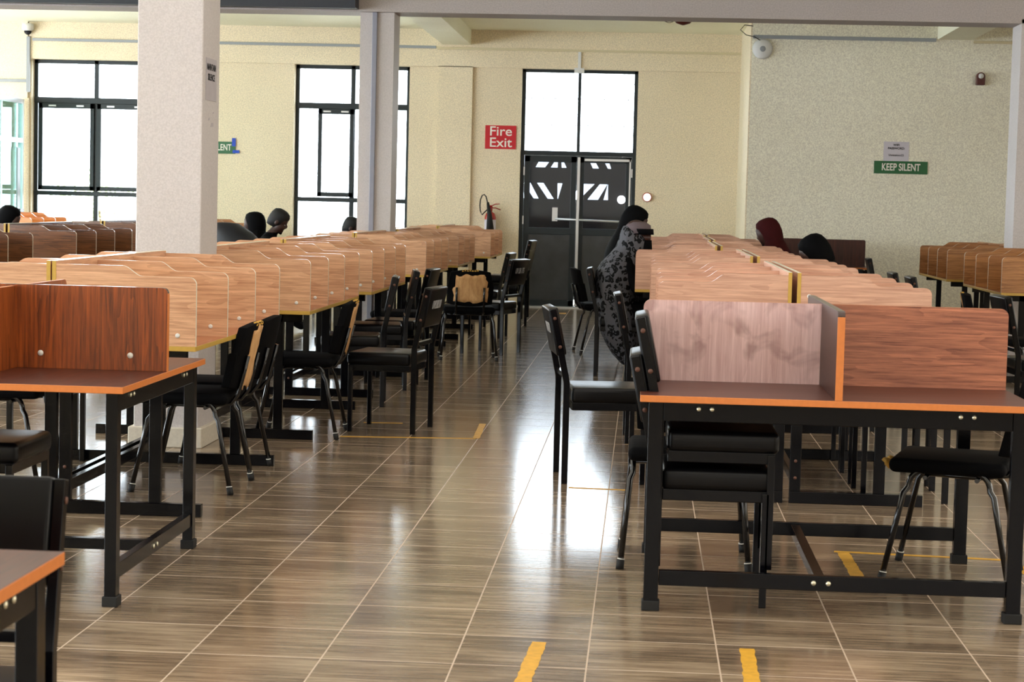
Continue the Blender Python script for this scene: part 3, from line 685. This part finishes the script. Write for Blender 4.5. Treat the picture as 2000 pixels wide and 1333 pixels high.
# plain dark desk by the right wall
dd = empty('dark_desk', (2.0, 22.95, 0)); tag(dd, 'dark red-brown desk with tall screen against the right wall', 'desk')
b = MB(); b.box(-0.6, 0.6, -0.35, 0.35, TOP-0.024, TOP, 'cherryT', side='edgeO'); b.build('tabletop', dd, bevel=0.002)
M['darkp'] = wood('dark_red_brown_laminate', (44, 16, 10), (86, 38, 24), 'z', 0.5, 60, (0.3, 0.72), 0.0)
b = MB(); b.prism(rounded_rect(-0.6, 0.55, TOP, 1.05, 0.02, 0.02), 'y', 0.10, 0.118, 'darkp'); b.build('screen_panel', dd)
for x in (-0.55, 0.51):
    for y in (-0.3, 0.27):
        b = MB(); b.box(x, x+0.04, y, y+0.04, 0, TOP-0.024, 'steel'); b.build('leg', dd)

# ------------------------------------------------------------ chairs
def rbox(b, x0, x1, y0, y1, z0, z1, mat, mtx=None): b.box(x0, x1, y0, y1, z0, z1, mat, mtx)
TILT = Matrix.Translation((0, -0.19, 0.50)) @ Matrix.Rotation(math.radians(12), 4, 'X') @ Matrix.Translation((0, 0.19, -0.50))
def make_square_chair(lettering=None):
    """sitter faces +y; square black steel legs, black vinyl seat and short backrest"""
    r = empty('library_chair')
    b = MB(); b.box(-0.215, 0.215, -0.175, 0.215, 0.40, 0.478, 'vinyl')
    s_ = b.build('seat', r, bevel=0.022, seg=4, smooth=True)
    b = MB(); b.box(-0.205, 0.205, -0.17, 0.20, 0.365, 0.405, 'steel'); b.build('seat_frame', r, bevel=0.003)
    for sx_ in (-1, 1):
        x = sx_*0.212
        b = MB(); b.box(x-0.0125, x+0.0125, 0.175, 0.20, 0.0, 0.40, 'steel'); b.build('leg', r, bevel=0.002)
        # rear leg carries on up as the raked back post
        b = MB(); pts = [(-0.185, 0), (-0.215, 0), (-0.215, 0.50), (-0.292, 0.862), (-0.262, 0.868), (-0.185, 0.505)]
        b.prism(pts, 'x', x-0.0125, x+0.0125, 'steel'); lg = b.build('leg', r, bevel=0.002)
        for yy, zz in ((-0.268, 0.82), (-0.238, 0.68)):
            b = MB(); b.lathe([(0.009, 0), (0.008, 0.003), (0.001, 0.004)], 'rust', 10, Matrix.Translation((x+sx_*0.0125, yy, zz)) @ Matrix.Rotation(sx_*PI/2, 4, 'Y')); b.build('bolt', lg)
    b = MB(); b.box(-0.20, 0.20, -0.213, -0.188, 0.52, 0.545, 'steel'); b.build('crossbar', r, bevel=0.002)
    b = MB(); mt = Matrix.Translation((0, -0.232, 0.635)) @ Matrix.Rotation(math.radians(12), 4, 'X')
    b.box(-0.199, 0.199, -0.018, 0.032, 0.0, 0.238, 'vinyl', mt)
    bk = b.build('backrest', r, bevel=0.010, seg=3, smooth=True)
    if lettering:
        mt2 = mt @ Matrix.Translation((0, -0.0195, 0.135))
        t = text_mesh('lettering', lettering, 0.062, 'grey_letters', bk, (0, 0, 0), (0, 0, 0), 0.0008, 0.0006, 0.72)
        t.matrix_local = mt2 @ Matrix.Rotation(PI/2, 4, 'X') @ Matrix.Diagonal((0.72, 1.15, 1, 1))
    return r
def arc(c, r, a0, a1, n, f):
    return [f(c, r, a0+(a1-a0)*i/n) for i in range(n+1)]
def make_tube_chair(torn=None):
    """sitter faces +y; a bent tube on each side makes two legs; padded seat and curved back"""
    r = empty('tube_chair')
    for sx_ in (-1, 1):
        x = sx_*0.205; xf = sx_*0.245
        pts = [(xf, -0.235, 0.0), (x+sx_*0.01, -0.165, 0.34)]
        pts += [(x, -0.150+0.055*(1-math.cos(t))*1.0, 0.36+0.065*math.sin(t)) for t in [PI/2*i/5 for i in range(0, 6)]]
        pts += [(x, 0.095+0.055*math.sin(t), 0.36+0.065*math.cos(t)) for t in [PI/2*i/5 for i in range(0, 6)]]
        pts += [(x+sx_*0.01, 0.165, 0.34), (xf, 0.235, 0.0)]
        b = MB(); b.tube(pts, 0.0115, 'tube', 10); lf = b.build('leg_frame', r)
        for yy in (-0.235, 0.235):
            b = MB(); b.tube([(xf, yy, 0.0), (xf-sx_*0.003, yy*0.97, 0.035)], 0.0155, 'rubber', 10); b.build('foot_cap', lf)
            b = MB(); b.tube([(xf-sx_*0.004, yy*0.965, 0.036), (xf-sx_*0.0045, yy*0.963, 0.040)], 0.0142, 'cap', 10); b.build('ring', lf)
        b = MB(); b.tube([(sx_*0.12, 0.10, 0.405), (sx_*0.12, -0.10, 0.400), (sx_*0.12, -0.205, 0.415), (sx_*0.12, -0.238, 0.46), (sx_*0.12, -0.262, 0.55), (sx_*0.12, -0.283, 0.64)], 0.0105, 'tube', 8); b.build('back_support', r)
    b = MB(); b.tube([(-0.205, 0.09, 0.398), (0.205, 0.09, 0.398)], 0.009, 'tube', 8); b.tube([(-0.205, -0.10, 0.398), (0.205, -0.10, 0.398)], 0.009, 'tube', 8); b.build('crossbar', r)
    b = MB(); b.box(-0.225, 0.225, -0.205, 0.225, 0.412, 0.468, 'cloth_black'); st = b.build('seat', r, bevel=0.025, seg=4, smooth=True)
    # curved back: gridded slab
    b = MB(); n = 10
    def back(u, v, d):   # u -1..1, v 0..1
        wv = 0.215*(1-0.10*abs(v-0.5)*2-0.10*v); x = u*wv
        return Vector((x, -0.235+0.035*u*u - 0.075*v + d, 0.475+0.32*v - 0.02*u*u*(1 if v > 0.5 else -1)))
    def slab(b, u0, u1, v0, v1, d0, d1, mat, rag=0.0, seed=0):
        rnd = random.Random(seed); N, K = 10, 8; g = {}
        for side, d in ((0, d0), (1, d1)):
            for i in range(N+1):
                for j in range(K+1):
                    u = u0+(u1-u0)*i/N; v = v0+(v1-v0)*j/K
                    g[side, i, j] = b.bm.verts.new(back(u, v, d))
        if rag:
            for i in range(N+1):
                for j in range(K+1):
                    if i in (0, N) or j in (0, K):
                        off = Vector(((rnd.random()-.5)*rag, 0, (rnd.random()-.5)*rag)); g[0, i, j].co += off; g[1, i, j].co += off
        idx = b.mi(mat)
        def F(*v):
            f = b.bm.faces.new(v); f.material_index = idx; f.smooth = True
        for i in range(N):
            for j in range(K):
                F(g[0, i, j], g[0, i+1, j], g[0, i+1, j+1], g[0, i, j+1]); F(g[1, i, j], g[1, i, j+1], g[1, i+1, j+1], g[1, i+1, j])
        for i in range(N):
            F(g[0, i, 0], g[1, i, 0], g[1, i+1, 0], g[0, i+1, 0]); F(g[0, i, K], g[0, i+1, K], g[1, i+1, K], g[1, i, K])
        for j in range(K):
            F(g[0, 0, j], g[0, 0, j+1], g[1, 0, j+1], g[1, 0, j]); F(g[0, N, j], g[1, N, j], g[1, N, j+1], g[0, N, j+1])
    slab(b, -1, 1, 0, 1, -0.012, 0.03, 'cloth_black')
    bk = b.build('backrest', r, bevel=0.010, seg=3)
    if torn:
        b = MB()
        if torn == 'back': slab(b, -0.72, 0.74, 0.10, 0.86, -0.016, -0.0125, 'ply', 0.022, 3)
        else: slab(b, -0.55, 0.35, 0.02, 0.93, -0.016, -0.0125, 'ply', 0.03, 5)
        o = b.build('bare_plywood_patch', bk); o['label'] = 'bare plywood where the cover is torn off'
        b = MB(); rnd = random.Random(8)
        for q in range(7):
            c = back(-0.4+q*0.12, 0.97, 0.0); b.lathe([(0.001, -0.008), (0.016, -0.004), (0.014, 0.006), (0.001, 0.010)], 'foam', 7, Matrix.Translation(c+Vector((0, 0, 0.004*rnd.random()))))
        b.build('exposed_foam', bk)
    if torn == 'seat': pass
    return r
prot = {}
def chair(kind, x, y, deg, label, group=None, z=0.0):
    if kind not in prot:
        if kind.startswith('S'): o = make_square_chair({'S': None, 'S175': 'UV LIB 175', 'S310': 'UV/LIB/310', 'S224': 'UV/LIB/224'}[kind])
        else: o = make_tube_chair({'T': None, 'Tb': 'back', 'Ts': 'strip'}[kind])
        prot[kind] = snapshot(o)
    else: o = copy_snap(prot[kind])
    o.location = (x, y, z); o.rotation_euler = (0, 0, math.radians(deg))
    tag(o, label, 'chair', group or ('square-legged black vinyl chairs' if kind.startswith('S') else 'black tube-framed chairs'))
    return o
# aisle side of the left row
chair('Ts', -2.11, 9.25, 90, 'black tube chair with torn plywood strip back, nearest in the left row')
chair('T', -2.12, 9.79, 90, 'black tube chair just behind the nearest torn chair in the left row')
chair('Ts', -1.97, 11.46, 92, 'torn-backed tube chair between the front column and the lettered aisle chair')
chair('S310', -1.50, 11.84, 82, 'black square-legged chair lettered UV/LIB/310 pulled into the aisle on the left')
chair('S', -1.93, 13.25, 96, 'black square-legged chair behind the UV/LIB/310 chair, lower of the group')
chair('S', -1.93, 14.45, 98, 'black square-legged chair leaning back in the tall pair beside the left row')
chair('S', -1.86, 15.0, 86, 'black square-legged chair, rear one of the tall pair beside the left row')
chair('T', -2.0, 16.35, 90, 'black tube chair just left of the bare wood backed chair')
chair('Tb', -1.52, 17.35, 8, 'tube chair with bare plywood back facing the camera in the aisle')
chair('S175', -1.38, 18.1, 72, 'black square-legged chair lettered UV LIB 175 beside the left row')
chair('S', -1.62, 20.3, 84, 'black square-legged chair behind the UV LIB 175 chair')
chair('S', -1.52, 22.0, 84, 'lower black chair of the stacked pair near the fire door')
chair('S', -1.50, 22.03, 84, 'upper black chair of the stacked pair near the fire door', z=0.10)
# window side of the left row and around the left front desk
chair('T', -3.03, 9.25, -88, 'black tube chair seen under the left front desk, window side')
chair('S', -3.05, 9.78, -92, 'black square-legged chair behind the left front desk, window side of the row')
chair('S', -3.02, 12.1, -90, 'black square-legged chair on the window side beyond the front column')
chair('S', -2.44, 7.16, -90, 'black vinyl chair tucked under the left front desk at the frame edge')
cc_ = chair('S', -1.36, 3.66, 180, 'black vinyl chair behind the blurred corner desk at bottom left'); cc_.scale = (0.93, 0.93, 0.93)
# left side of the right row
chair('S', 0.26, 7.07, -90, 'lower black vinyl chair of the stacked pair under the right front desk')
chair('S', 0.275, 7.07, -90, 'upper black vinyl chair of the stacked pair under the right front desk', z=0.135)
chair('T', 0.19, 7.73, 180, 'black tube chair under the left half of the right front desk, behind the vinyl chairs')
chair('T', 1.213, 7.605, 75, 'black tube chair with ragged seat under the right front desk, right side')
chair('S224', -0.19, 9.99, -82, 'black square-legged chair standing alone in the aisle beside the right row')
chair('S', 0.13, 11.72, -88, 'black square-legged chair beyond the lone aisle chair, tucked at the right row')
chair('S', -0.16, 16.2, -90, 'black square-legged chair under the woman in leopard print')
chair('T', -0.36, 18.5, -80, 'black tube chair under the woman in black behind the leopard veil')
# right side of the right row
for y, lab in ((9.72, 'black square-legged chair on the wall side of the right row, nearest'), (10.31, 'black square-legged chair on the wall side of the right row, second'), (10.80, 'black square-legged chair on the wall side of the right row, third'),
               (12.75, 'black square-legged chair on the wall side of the right row, fourth'), (13.5, 'black square-legged chair on the wall side of the right row, fifth')):
    chair('S', 1.27, y, 90, lab)
chair('S', 1.42, 15.55, 90, 'black chair under the person in the black headscarf at right')
chair('S', 1.5, 19.0, 90, 'black chair under the person in the maroon headscarf')
chair('S', 2.55, 12.8, -86, 'black square-legged chair at the right frame edge')
chair('Ts', 2.70, 15.0, -100, 'tube chair with torn back in front of the far right brown carrels')
chair('S', 2.42, 16.1, -90, 'black chair left of the brown carrels, nearer one')
chair('S', 2.40, 17.1, -90, 'black chair left of the brown carrels, second one')
chair('T', 2.50, 20.3, -90, 'round-backed black chair near the right wall')
chair('S', 2.74, 21.95, -92, 'black chair farthest along by the right wall')

# chairs under the people of the left rows
chair('S', -3.96, 20.25, -92, 'black chair under the bowed man left of the row')
chair('S', -4.18, 21.6, 88, 'black chair under the person in a black headscarf beside the man')
chair('S', -3.88, 19.35, 90, 'black chair under the hunched person in the dark jacket')
chair('S', -3.74, 23.4, -90, 'black chair under the person half hidden by the middle column')
chair('S', -6.84, 20.3, -90, 'black chair under the person at the far left edge')

# torn seat on the right tube chair: ragged foam lump at the front edge
b = MB(); rnd = random.Random(2)
for q in range(9):
    c = Vector((0.0+rnd.uniform(-0.05, 0.12), 0.235+rnd.uniform(-0.015, 0.03), 0.425+rnd.uniform(-0.03, 0.01)))
    b.lathe([(0.001, -0.012), (0.022, -0.004), (0.018, 0.008), (0.001, 0.014)], 'foam', 7, Matrix.Translation(c) @ Matrix.Rotation(rnd.random()*2, 4, 'X'))
for c_ in list(COL.objects):
    if c_.get('label') == 'black tube chair with ragged seat under the right front desk, right side':
        for ch in kids(c_):
            if ch.name.startswith('seat'):
                fo = b.build('torn_foam', ch); break

# ------------------------------------------------------------ floor tape
def tape(x0, y0, x1, y1, wd, label):
    d = Vector((x1-x0, y1-y0, 0)); ln = d.length; d.normalize(); n = Vector((-d.y, d.x, 0)); rnd = random.Random(int(x0*100+y0*10))
    b = MB(); N = max(4, int(ln/0.03)); top = []; bot = []
    for i in range(N+1):
        p = Vector((x0, y0, 0))+d*ln*i/N; e = rnd.uniform(-1, 1)*0.0025
        top.append(b.bm.verts.new(p+n*(wd/2+e)+Vector((0, 0, 0.0012)))); bot.append(b.bm.verts.new(p-n*(wd/2+e)+Vector((0, 0, 0.0012))))
    lo = [b.bm.verts.new(v.co-Vector((0, 0, 0.0011))) for v in top]; lo2 = [b.bm.verts.new(v.co-Vector((0, 0, 0.0011))) for v in bot]
    idx = b.mi('tape')
    for i in range(N):
        b.bm.faces.new((bot[i], bot[i+1], top[i+1], top[i])); b.bm.faces.new((top[i], top[i+1], lo[i+1], lo[i])); b.bm.faces.new((bot[i+1], bot[i], lo2[i], lo2[i+1]))
    tag(b.build('floor_tape'), label, 'floor tape', 'yellow tape on the floor')
tape(-0.292, 6.18, -0.315, 5.58, 0.048, 'yellow tape strip on the floor at bottom centre')
tape(-0.27, 5.60, 0.0, 5.60, 0.03, 'short crosswise yellow tape at the bottom edge of the frame')
tape(0.362, 6.20, 0.352, 5.6, 0.047, 'yellow tape strip in front of the right front desk')
tape(0.845, 8.03, 0.848, 7.45, 0.05, 'yellow tape strip on the floor under the right front desk')
tape(0.81, 8.055, 1.55, 7.99, 0.03, 'long crosswise yellow tape line under the right front desk')
tape(1.50, 7.97, 1.53, 7.62, 0.045, 'short yellow tape piece right of the tube chair')
tape(-1.73, 11.39, -0.95, 11.50, 0.035, 'worn yellow tape line across the aisle by the lettered chair')
tape(-1.70, 12.15, -1.46, 12.17, 0.035, 'faint yellow tape line behind the lettered chair')
tape(-0.97, 12.28, -0.945, 11.5, 0.04, 'faded tape strip in the middle of the aisle')
tape(-1.12, 25.0, -0.95, 25.0, 0.25, 'yellow tape patch on the floor before the fire door')
tape(-0.33, 9.62, -0.05, 9.60, 0.03, 'worn tape trace beside the lone aisle chair')

# ------------------------------------------------------------ people
def eval_mesh(o):
    bpy.context.view_layer.update()
    return bpy.data.meshes.new_from_object(o.evaluated_get(bpy.context.evaluated_depsgraph_get()))
def person(x, y, deg, label, lean=0.2, clothes='cloth_black', head_nod=0.35, zoff=0.0, hands_face=False, scale=1.0, sink=0.0):
    """seated figure facing +y (local), one continuous skinned body"""
    r = empty('person', (x, y, 0), math.radians(deg)); tag(r, label, 'person')
    hip = Vector((0, 0, 0.56)); sh = hip+Vector((0, math.sin(lean)*0.50, math.cos(lean)*0.50-sink)); nk = sh+Vector((0, math.sin(lean)*0.07+0.01, 0.075))
    ch = hip.lerp(sh, 0.65); wa = hip.lerp(sh, 0.3)
    hd = nk+Vector((0, 0.03+0.08*math.sin(head_nod), 0.13))
    V = [hip, wa, ch, sh, nk]; R = [0.15, 0.13, 0.15, 0.10, 0.052]; Ed = [(0, 1), (1, 2), (2, 3), (3, 4)]
    def add(p, rr, par):
        V.append(Vector(p)); R.append(rr); Ed.append((par, len(V)-1)); return len(V)-1
    add(hd-Vector((0, 0.0, 0.05)), 0.05, 4)
    for s in (-1, 1):
        h = add((s*0.10, 0.03, 0.53), 0.10, 0); kn = add((s*0.12, 0.42, 0.52), 0.065, h); an = add((s*0.12, 0.40, 0.10), 0.042, kn); add((s*0.12, 0.52, 0.045), 0.038, an)
        so = add((s*0.165, sh.y, sh.z-0.02), 0.062, 3)
        if hands_face:
            el = add((s*0.17, sh.y+0.20, 0.79), 0.045, so); hw = Vector((s*0.07, hd.y+0.07, hd.z-0.12)); wr = add(hw, 0.028, el)
        else:
            el = add((s*0.22, sh.y+0.10, sh.z-0.27), 0.046, so); hw = Vector((s*0.10, sh.y+0.32, 0.785)); wr = add(hw, 0.029, el)
        dirn = (hw-V[el]).normalized(); sd = Vector((1, 0, 0)); pm = add(hw+dirn*0.05, 0.028, wr)
        for q in range(4):
            a = add(hw+dirn*(0.09)+sd*(q-1.5)*0.019, 0.009, pm); add(hw+dirn*(0.15-abs(q-1.3)*0.008)+sd*(q-1.5)*0.021-Vector((0, 0, 0.012)), 0.008, a)
        th = add(hw+dirn*0.035-sd*s*0.035, 0.010, wr); add(hw+dirn*0.075-sd*s*0.05, 0.009, th)
    me = bpy.data.meshes.new('skeleton'); me.from_pydata([tuple(v) for v in V], Ed, []); tmp = bpy.data.objects.new('tmp', me); COL.objects.link(tmp)
    md = tmp.modifiers.new('s', 'SKIN'); me.skin_vertices  # data layer made by the modifier below
    for i, sv in enumerate(me.skin_vertices[0].data): sv.radius = (R[i], R[i]*0.8 if i in (0, 1, 2, 3) else R[i]); sv.use_root = (i == 0)
    sb = tmp.modifiers.new('sub', 'SUBSURF'); sb.levels = 2; sb.render_levels = 2
    bodym = eval_mesh(tmp); bpy.data.objects.remove(tmp)
    bm = bmesh.new(); bm.from_mesh(bodym)
    bmesh.ops.holes_fill(bm, edges=[e for e in bm.edges if e.is_boundary], sides=0); bmesh.ops.recalc_face_normals(bm, faces=bm.faces)
    if bm.calc_volume(signed=True) < 0: bmesh.ops.reverse_faces(bm, faces=bm.faces)
    # head: skull, jaw, nose, brow, ears, chin
    hm = Matrix.Translation(hd) @ Matrix.Rotation(-head_nod, 4, 'X')
    def blob(c, rx, ry, rz, sub=3):
        g = bmesh.ops.create_icosphere(bm, subdivisions=sub, radius=1.0); 
        for v in g['verts']: v.co = hm @ Vector((c[0]+v.co.x*rx, c[1]+v.co.y*ry, c[2]+v.co.z*rz))
    blob((0, -0.005, 0.035), 0.076, 0.097, 0.088); blob((0, 0.035, -0.045), 0.055, 0.058, 0.068); blob((0, 0.098, -0.015), 0.012, 0.018, 0.024, 2)
    blob((0, 0.086, -0.068), 0.022, 0.012, 0.008, 2); blob((0, 0.08, -0.098), 0.022, 0.018, 0.016, 2); blob((0, 0.08, 0.022), 0.05, 0.014, 0.010, 2)
    for s in (-1, 1): blob((s*0.077, 0.0, -0.012), 0.010, 0.020, 0.032, 2)
    me2 = bpy.data.meshes.new('body'); bm.to_mesh(me2); bm.free()
    o = bpy.data.objects.new('body', me2); COL.objects.link(o)
    rm = o.modifiers.new('r', 'REMESH'); rm.mode = 'VOXEL'; rm.voxel_size = 0.0085; rm.use_smooth_shade = True
    sm = o.modifiers.new('sm', 'SMOOTH'); sm.factor = 0.5; sm.iterations = 2
    me3 = eval_mesh(o); o.modifiers.clear(); o.data = me3; o.parent = r
    me3.materials.clear(); me3.materials.append(M[clothes]); me3.materials.append(M['skin'])
    for p in me3.polygons:
        p.use_smooth = True; c = p.center
        head = c.z > nk.z+0.015 and abs(c.x) < 0.11
        hand = (c.z > 0.72 and c.y > sh.y+(0.30 if not hands_face else 0.22) and not head)
        p.material_index = 1 if (head or hand) else 0
    return r, hd, hm, sh, nk
def part_of(r, b, name, **kw): return b.build(name, r, **kw)
def transform_new(b, mt):
    for v in b.bm.verts: v.co = mt @ v.co
def hair(r, hm, mat='hair'):
    b = MB(); rows = []
    for i, (z, rx, ry, cy_) in enumerate(((-0.075, 0.050, 0.055, -0.045), (-0.03, 0.076, 0.085, -0.028), (0.02, 0.083, 0.098, -0.016), (0.07, 0.082, 0.100, -0.006), (0.105, 0.068, 0.085, -0.005), (0.126, 0.035, 0.045, -0.006), (0.131, 0.006, 0.008, -0.006))):
        rows.append(((0, cy_, z), rx, ry, 0.0))
    b.loft(rows, mat, 24); transform_new(b, hm); return part_of(r, b, 'hair')
def face_bits(r, hm):
    b = MB()
    for s in (-1, 1): b.lathe([(0.001, -0.005), (0.0075, 0), (0.001, 0.005)], 'paperg', 10, Matrix.Translation((s*0.03, 0.086, 0.0)))
    transform_new(b, hm); o = b.build('eyes', r)
    b = MB()
    for s in (-1, 1): b.lathe([(0.001, -0.004), (0.006, 0), (0.001, 0.004)], 'ink', 8, Matrix.Translation((s*0.03, 0.0905, 0.0)))
    transform_new(b, hm); b.build('irises', o)
def hijab(r, hd, hm, sh, mat, drop=0.30, wide=0.235):
    """scarf over the head with an open face, falling on the shoulders"""
    b = MB(); rows = []
    for z, rx, ry, cy_ in ((0.141, 0.008, 0.010, -0.010), (0.137, 0.040, 0.048, -0.010), (0.118, 0.070, 0.086, -0.012), (0.085, 0.088, 0.106, -0.018), (0.04, 0.095, 0.110, -0.026), (-0.02, 0.096, 0.106, -0.032), (-0.08, 0.092, 0.098, -0.030), (-0.13, 0.088, 0.092, -0.020)):
        rows.append(((0, cy_, z), rx, ry, 0.0))
    b.loft(rows, mat, 28); transform_new(b, hm)
    lo = hm @ Vector((0, -0.035, -0.06))
    b.loft([(lo, 0.092, 0.088, 0), (lo.lerp(sh, 0.6), 0.125, 0.115, 0), (sh+Vector((0, 0, 0.0)), 0.19, 0.14, 0), (sh+Vector((0, -0.01, -0.10)), wide, 0.165, 0), (sh+Vector((0, -0.02, -drop)), wide*0.98, 0.17, 0)], mat, 28, wob=0.018, seed=3)
    o = part_of(r, b, 'headscarf')
    # face showing through the opening
    b = MB(); b.loft([((0, 0.045, 0.085), 0.02, 0.035, 0), ((0, 0.052, 0.06), 0.05, 0.048, 0), ((0, 0.056, 0.0), 0.058, 0.050, 0), ((0, 0.056, -0.05), 0.048, 0.046, 0), ((0, 0.05, -0.09), 0.028, 0.035, 0)], 'skin', 18); transform_new(b, hm); part_of(r, b, 'face')
    return o
# man in the left row
r, hd, hm, sh, nk = person(-3.96, 20.25, -92, 'man with short black hair bowed over his work, left behind the row', 0.22, 'cloth_black', 0.5, sink=0.12); hair(r, hm); face_bits(r, hm)
r, hd, hm, sh, nk = person(-4.18, 21.6, 88, 'person in a black headscarf just left of the man', 0.10, 'navy', 0.1, sink=0.19); hijab(r, hd, hm, sh, 'cloth_black')
r, hd, hm, sh, nk = person(-3.88, 19.35, 90, 'hunched person in a dark jacket beside the front column', 0.66, 'navy', 1.0, sink=0.12); hair(r, hm)
b = MB(); b.loft([((0, 0.25, 1.12), 0.04, 0.05, 0), ((0, 0.23, 1.11), 0.12, 0.12, 0), ((0, 0.17, 1.02), 0.20, 0.20, 0), ((0, 0.08, 0.88), 0.235, 0.25, 0), ((0, 0.02, 0.66), 0.235, 0.25, 0)], 'navy', 24, wob=0.02); part_of(r, b, 'jacket')
r, hd, hm, sh, nk = person(-3.74, 23.4, -90, 'dark-haired person partly hidden by the middle column', 0.38, 'cloth_black', 0.3, sink=0.19); hair(r, hm)
r, hd, hm, sh, nk = person(-6.84, 20.3, -90, 'person in a black headscarf with a grey shawl at the far left edge', 0.30, 'cloth_black', 0.4, sink=0.16); hijab(r, hd, hm, sh, 'cloth_black')
b = MB(); b.loft([((0.0, 0.40, 0.98), 0.04, 0.03, 0), ((0.0, 0.38, 0.93), 0.10, 0.10, 0), ((0.0, 0.36, 0.86), 0.15, 0.16, 0), ((0.0, 0.35, 0.76), 0.16, 0.17, 0)], 'scarf', 20, wob=0.06); part_of(r, b, 'shawl')
# right row
r, hd, hm, sh, nk = person(1.52, 19.0, 90, 'person in a maroon headscarf leaning over a desk in the right row', 0.50, 'cloth_black', 0.4, sink=0.05); hijab(r, hd, hm, sh, 'maroon', 0.20)
r, hd, hm, sh, nk = person(1.58, 15.55, 82, 'person in a black headscarf with hands at the face, right row', 0.30, 'cloth_black', 0.6, hands_face=True, sink=0.19); hijab(r, hd, hm, sh, 'cloth_black', 0.32)
# woman in leopard print and the woman in black behind her
r, hd, hm, sh, nk = person(-0.34, 18.4, -90, 'woman in black bowed at the desk behind the leopard print veil', 0.32, 'cloth_black', 0.5); hijab(r, hd, hm, sh, 'cloth_black', 0.42, 0.26)
r, hd, hm, sh, nk = person(-0.20, 16.2, -90, 'woman wearing a long grey leopard print veil in the aisle-side seat', 0.14, 'cloth_black', 0.25, sink=0.115)
# local +y is world +x for a figure turned by -90 degrees
def LP(X, z): return Vector((0, X+0.20, z))
b = MB(); rows = [(LP(-0.115, 1.225), 0.012, 0.012, 0), (LP(-0.115, 1.215), 0.05, 0.05, 0), (LP(-0.10, 1.175), 0.088, 0.085, 0), (LP(-0.085, 1.11), 0.102, 0.112, 0), (LP(-0.10, 1.04), 0.108, 0.125, 0), (LP(-0.135, 0.98), 0.15, 0.14, 0), (LP(-0.17, 0.92), 0.22, 0.165, 0),
     (LP(-0.20, 0.84), 0.25, 0.18, 0), (LP(-0.21, 0.72), 0.255, 0.178, 0), (LP(-0.205, 0.60), 0.25, 0.175, 0), (LP(-0.19, 0.48), 0.26, 0.18, 0), (LP(-0.175, 0.36), 0.26, 0.165, 0), (LP(-0.155, 0.26), 0.24, 0.135, 0), (LP(-0.13, 0.17), 0.20, 0.10, 0), (LP(-0.10, 0.09), 0.14, 0.05, 0)]
b.loft(rows, 'leopard', 40, wob=0.028, seed=2); part_of(r, b, 'leopard_veil')
b = MB(); b.loft([(LP(-0.045, 1.255), 0.01, 0.012, 0), (LP(-0.045, 1.252), 0.055, 0.060, 0), (LP(-0.045, 1.225), 0.086, 0.100, 0), (LP(-0.05, 1.16), 0.094, 0.112, 0)], 'greycap', 24); part_of(r, b, 'cap')
b = MB(); b.loft([(LP(-0.026, 1.197), 0.094, 0.104, 0), (LP(-0.026, 1.15), 0.096, 0.108, 0)], 'cloth_black', 24); part_of(r, b, 'headband')
b = MB(); b.loft([(LP(0.0, 1.15), 0.055, 0.06, 0), (LP(0.0, 1.10), 0.055, 0.058, 0)], 'skin', 20); part_of(r, b, 'face')
b = MB(); b.loft([(LP(0.0, 1.105), 0.06, 0.066, 0), (LP(0.0, 1.0), 0.07, 0.075, 0), (LP(-0.01, 0.8), 0.14, 0.11, 0)], 'cloth_black', 20, wob=0.02); part_of(r, b, 'face_veil')
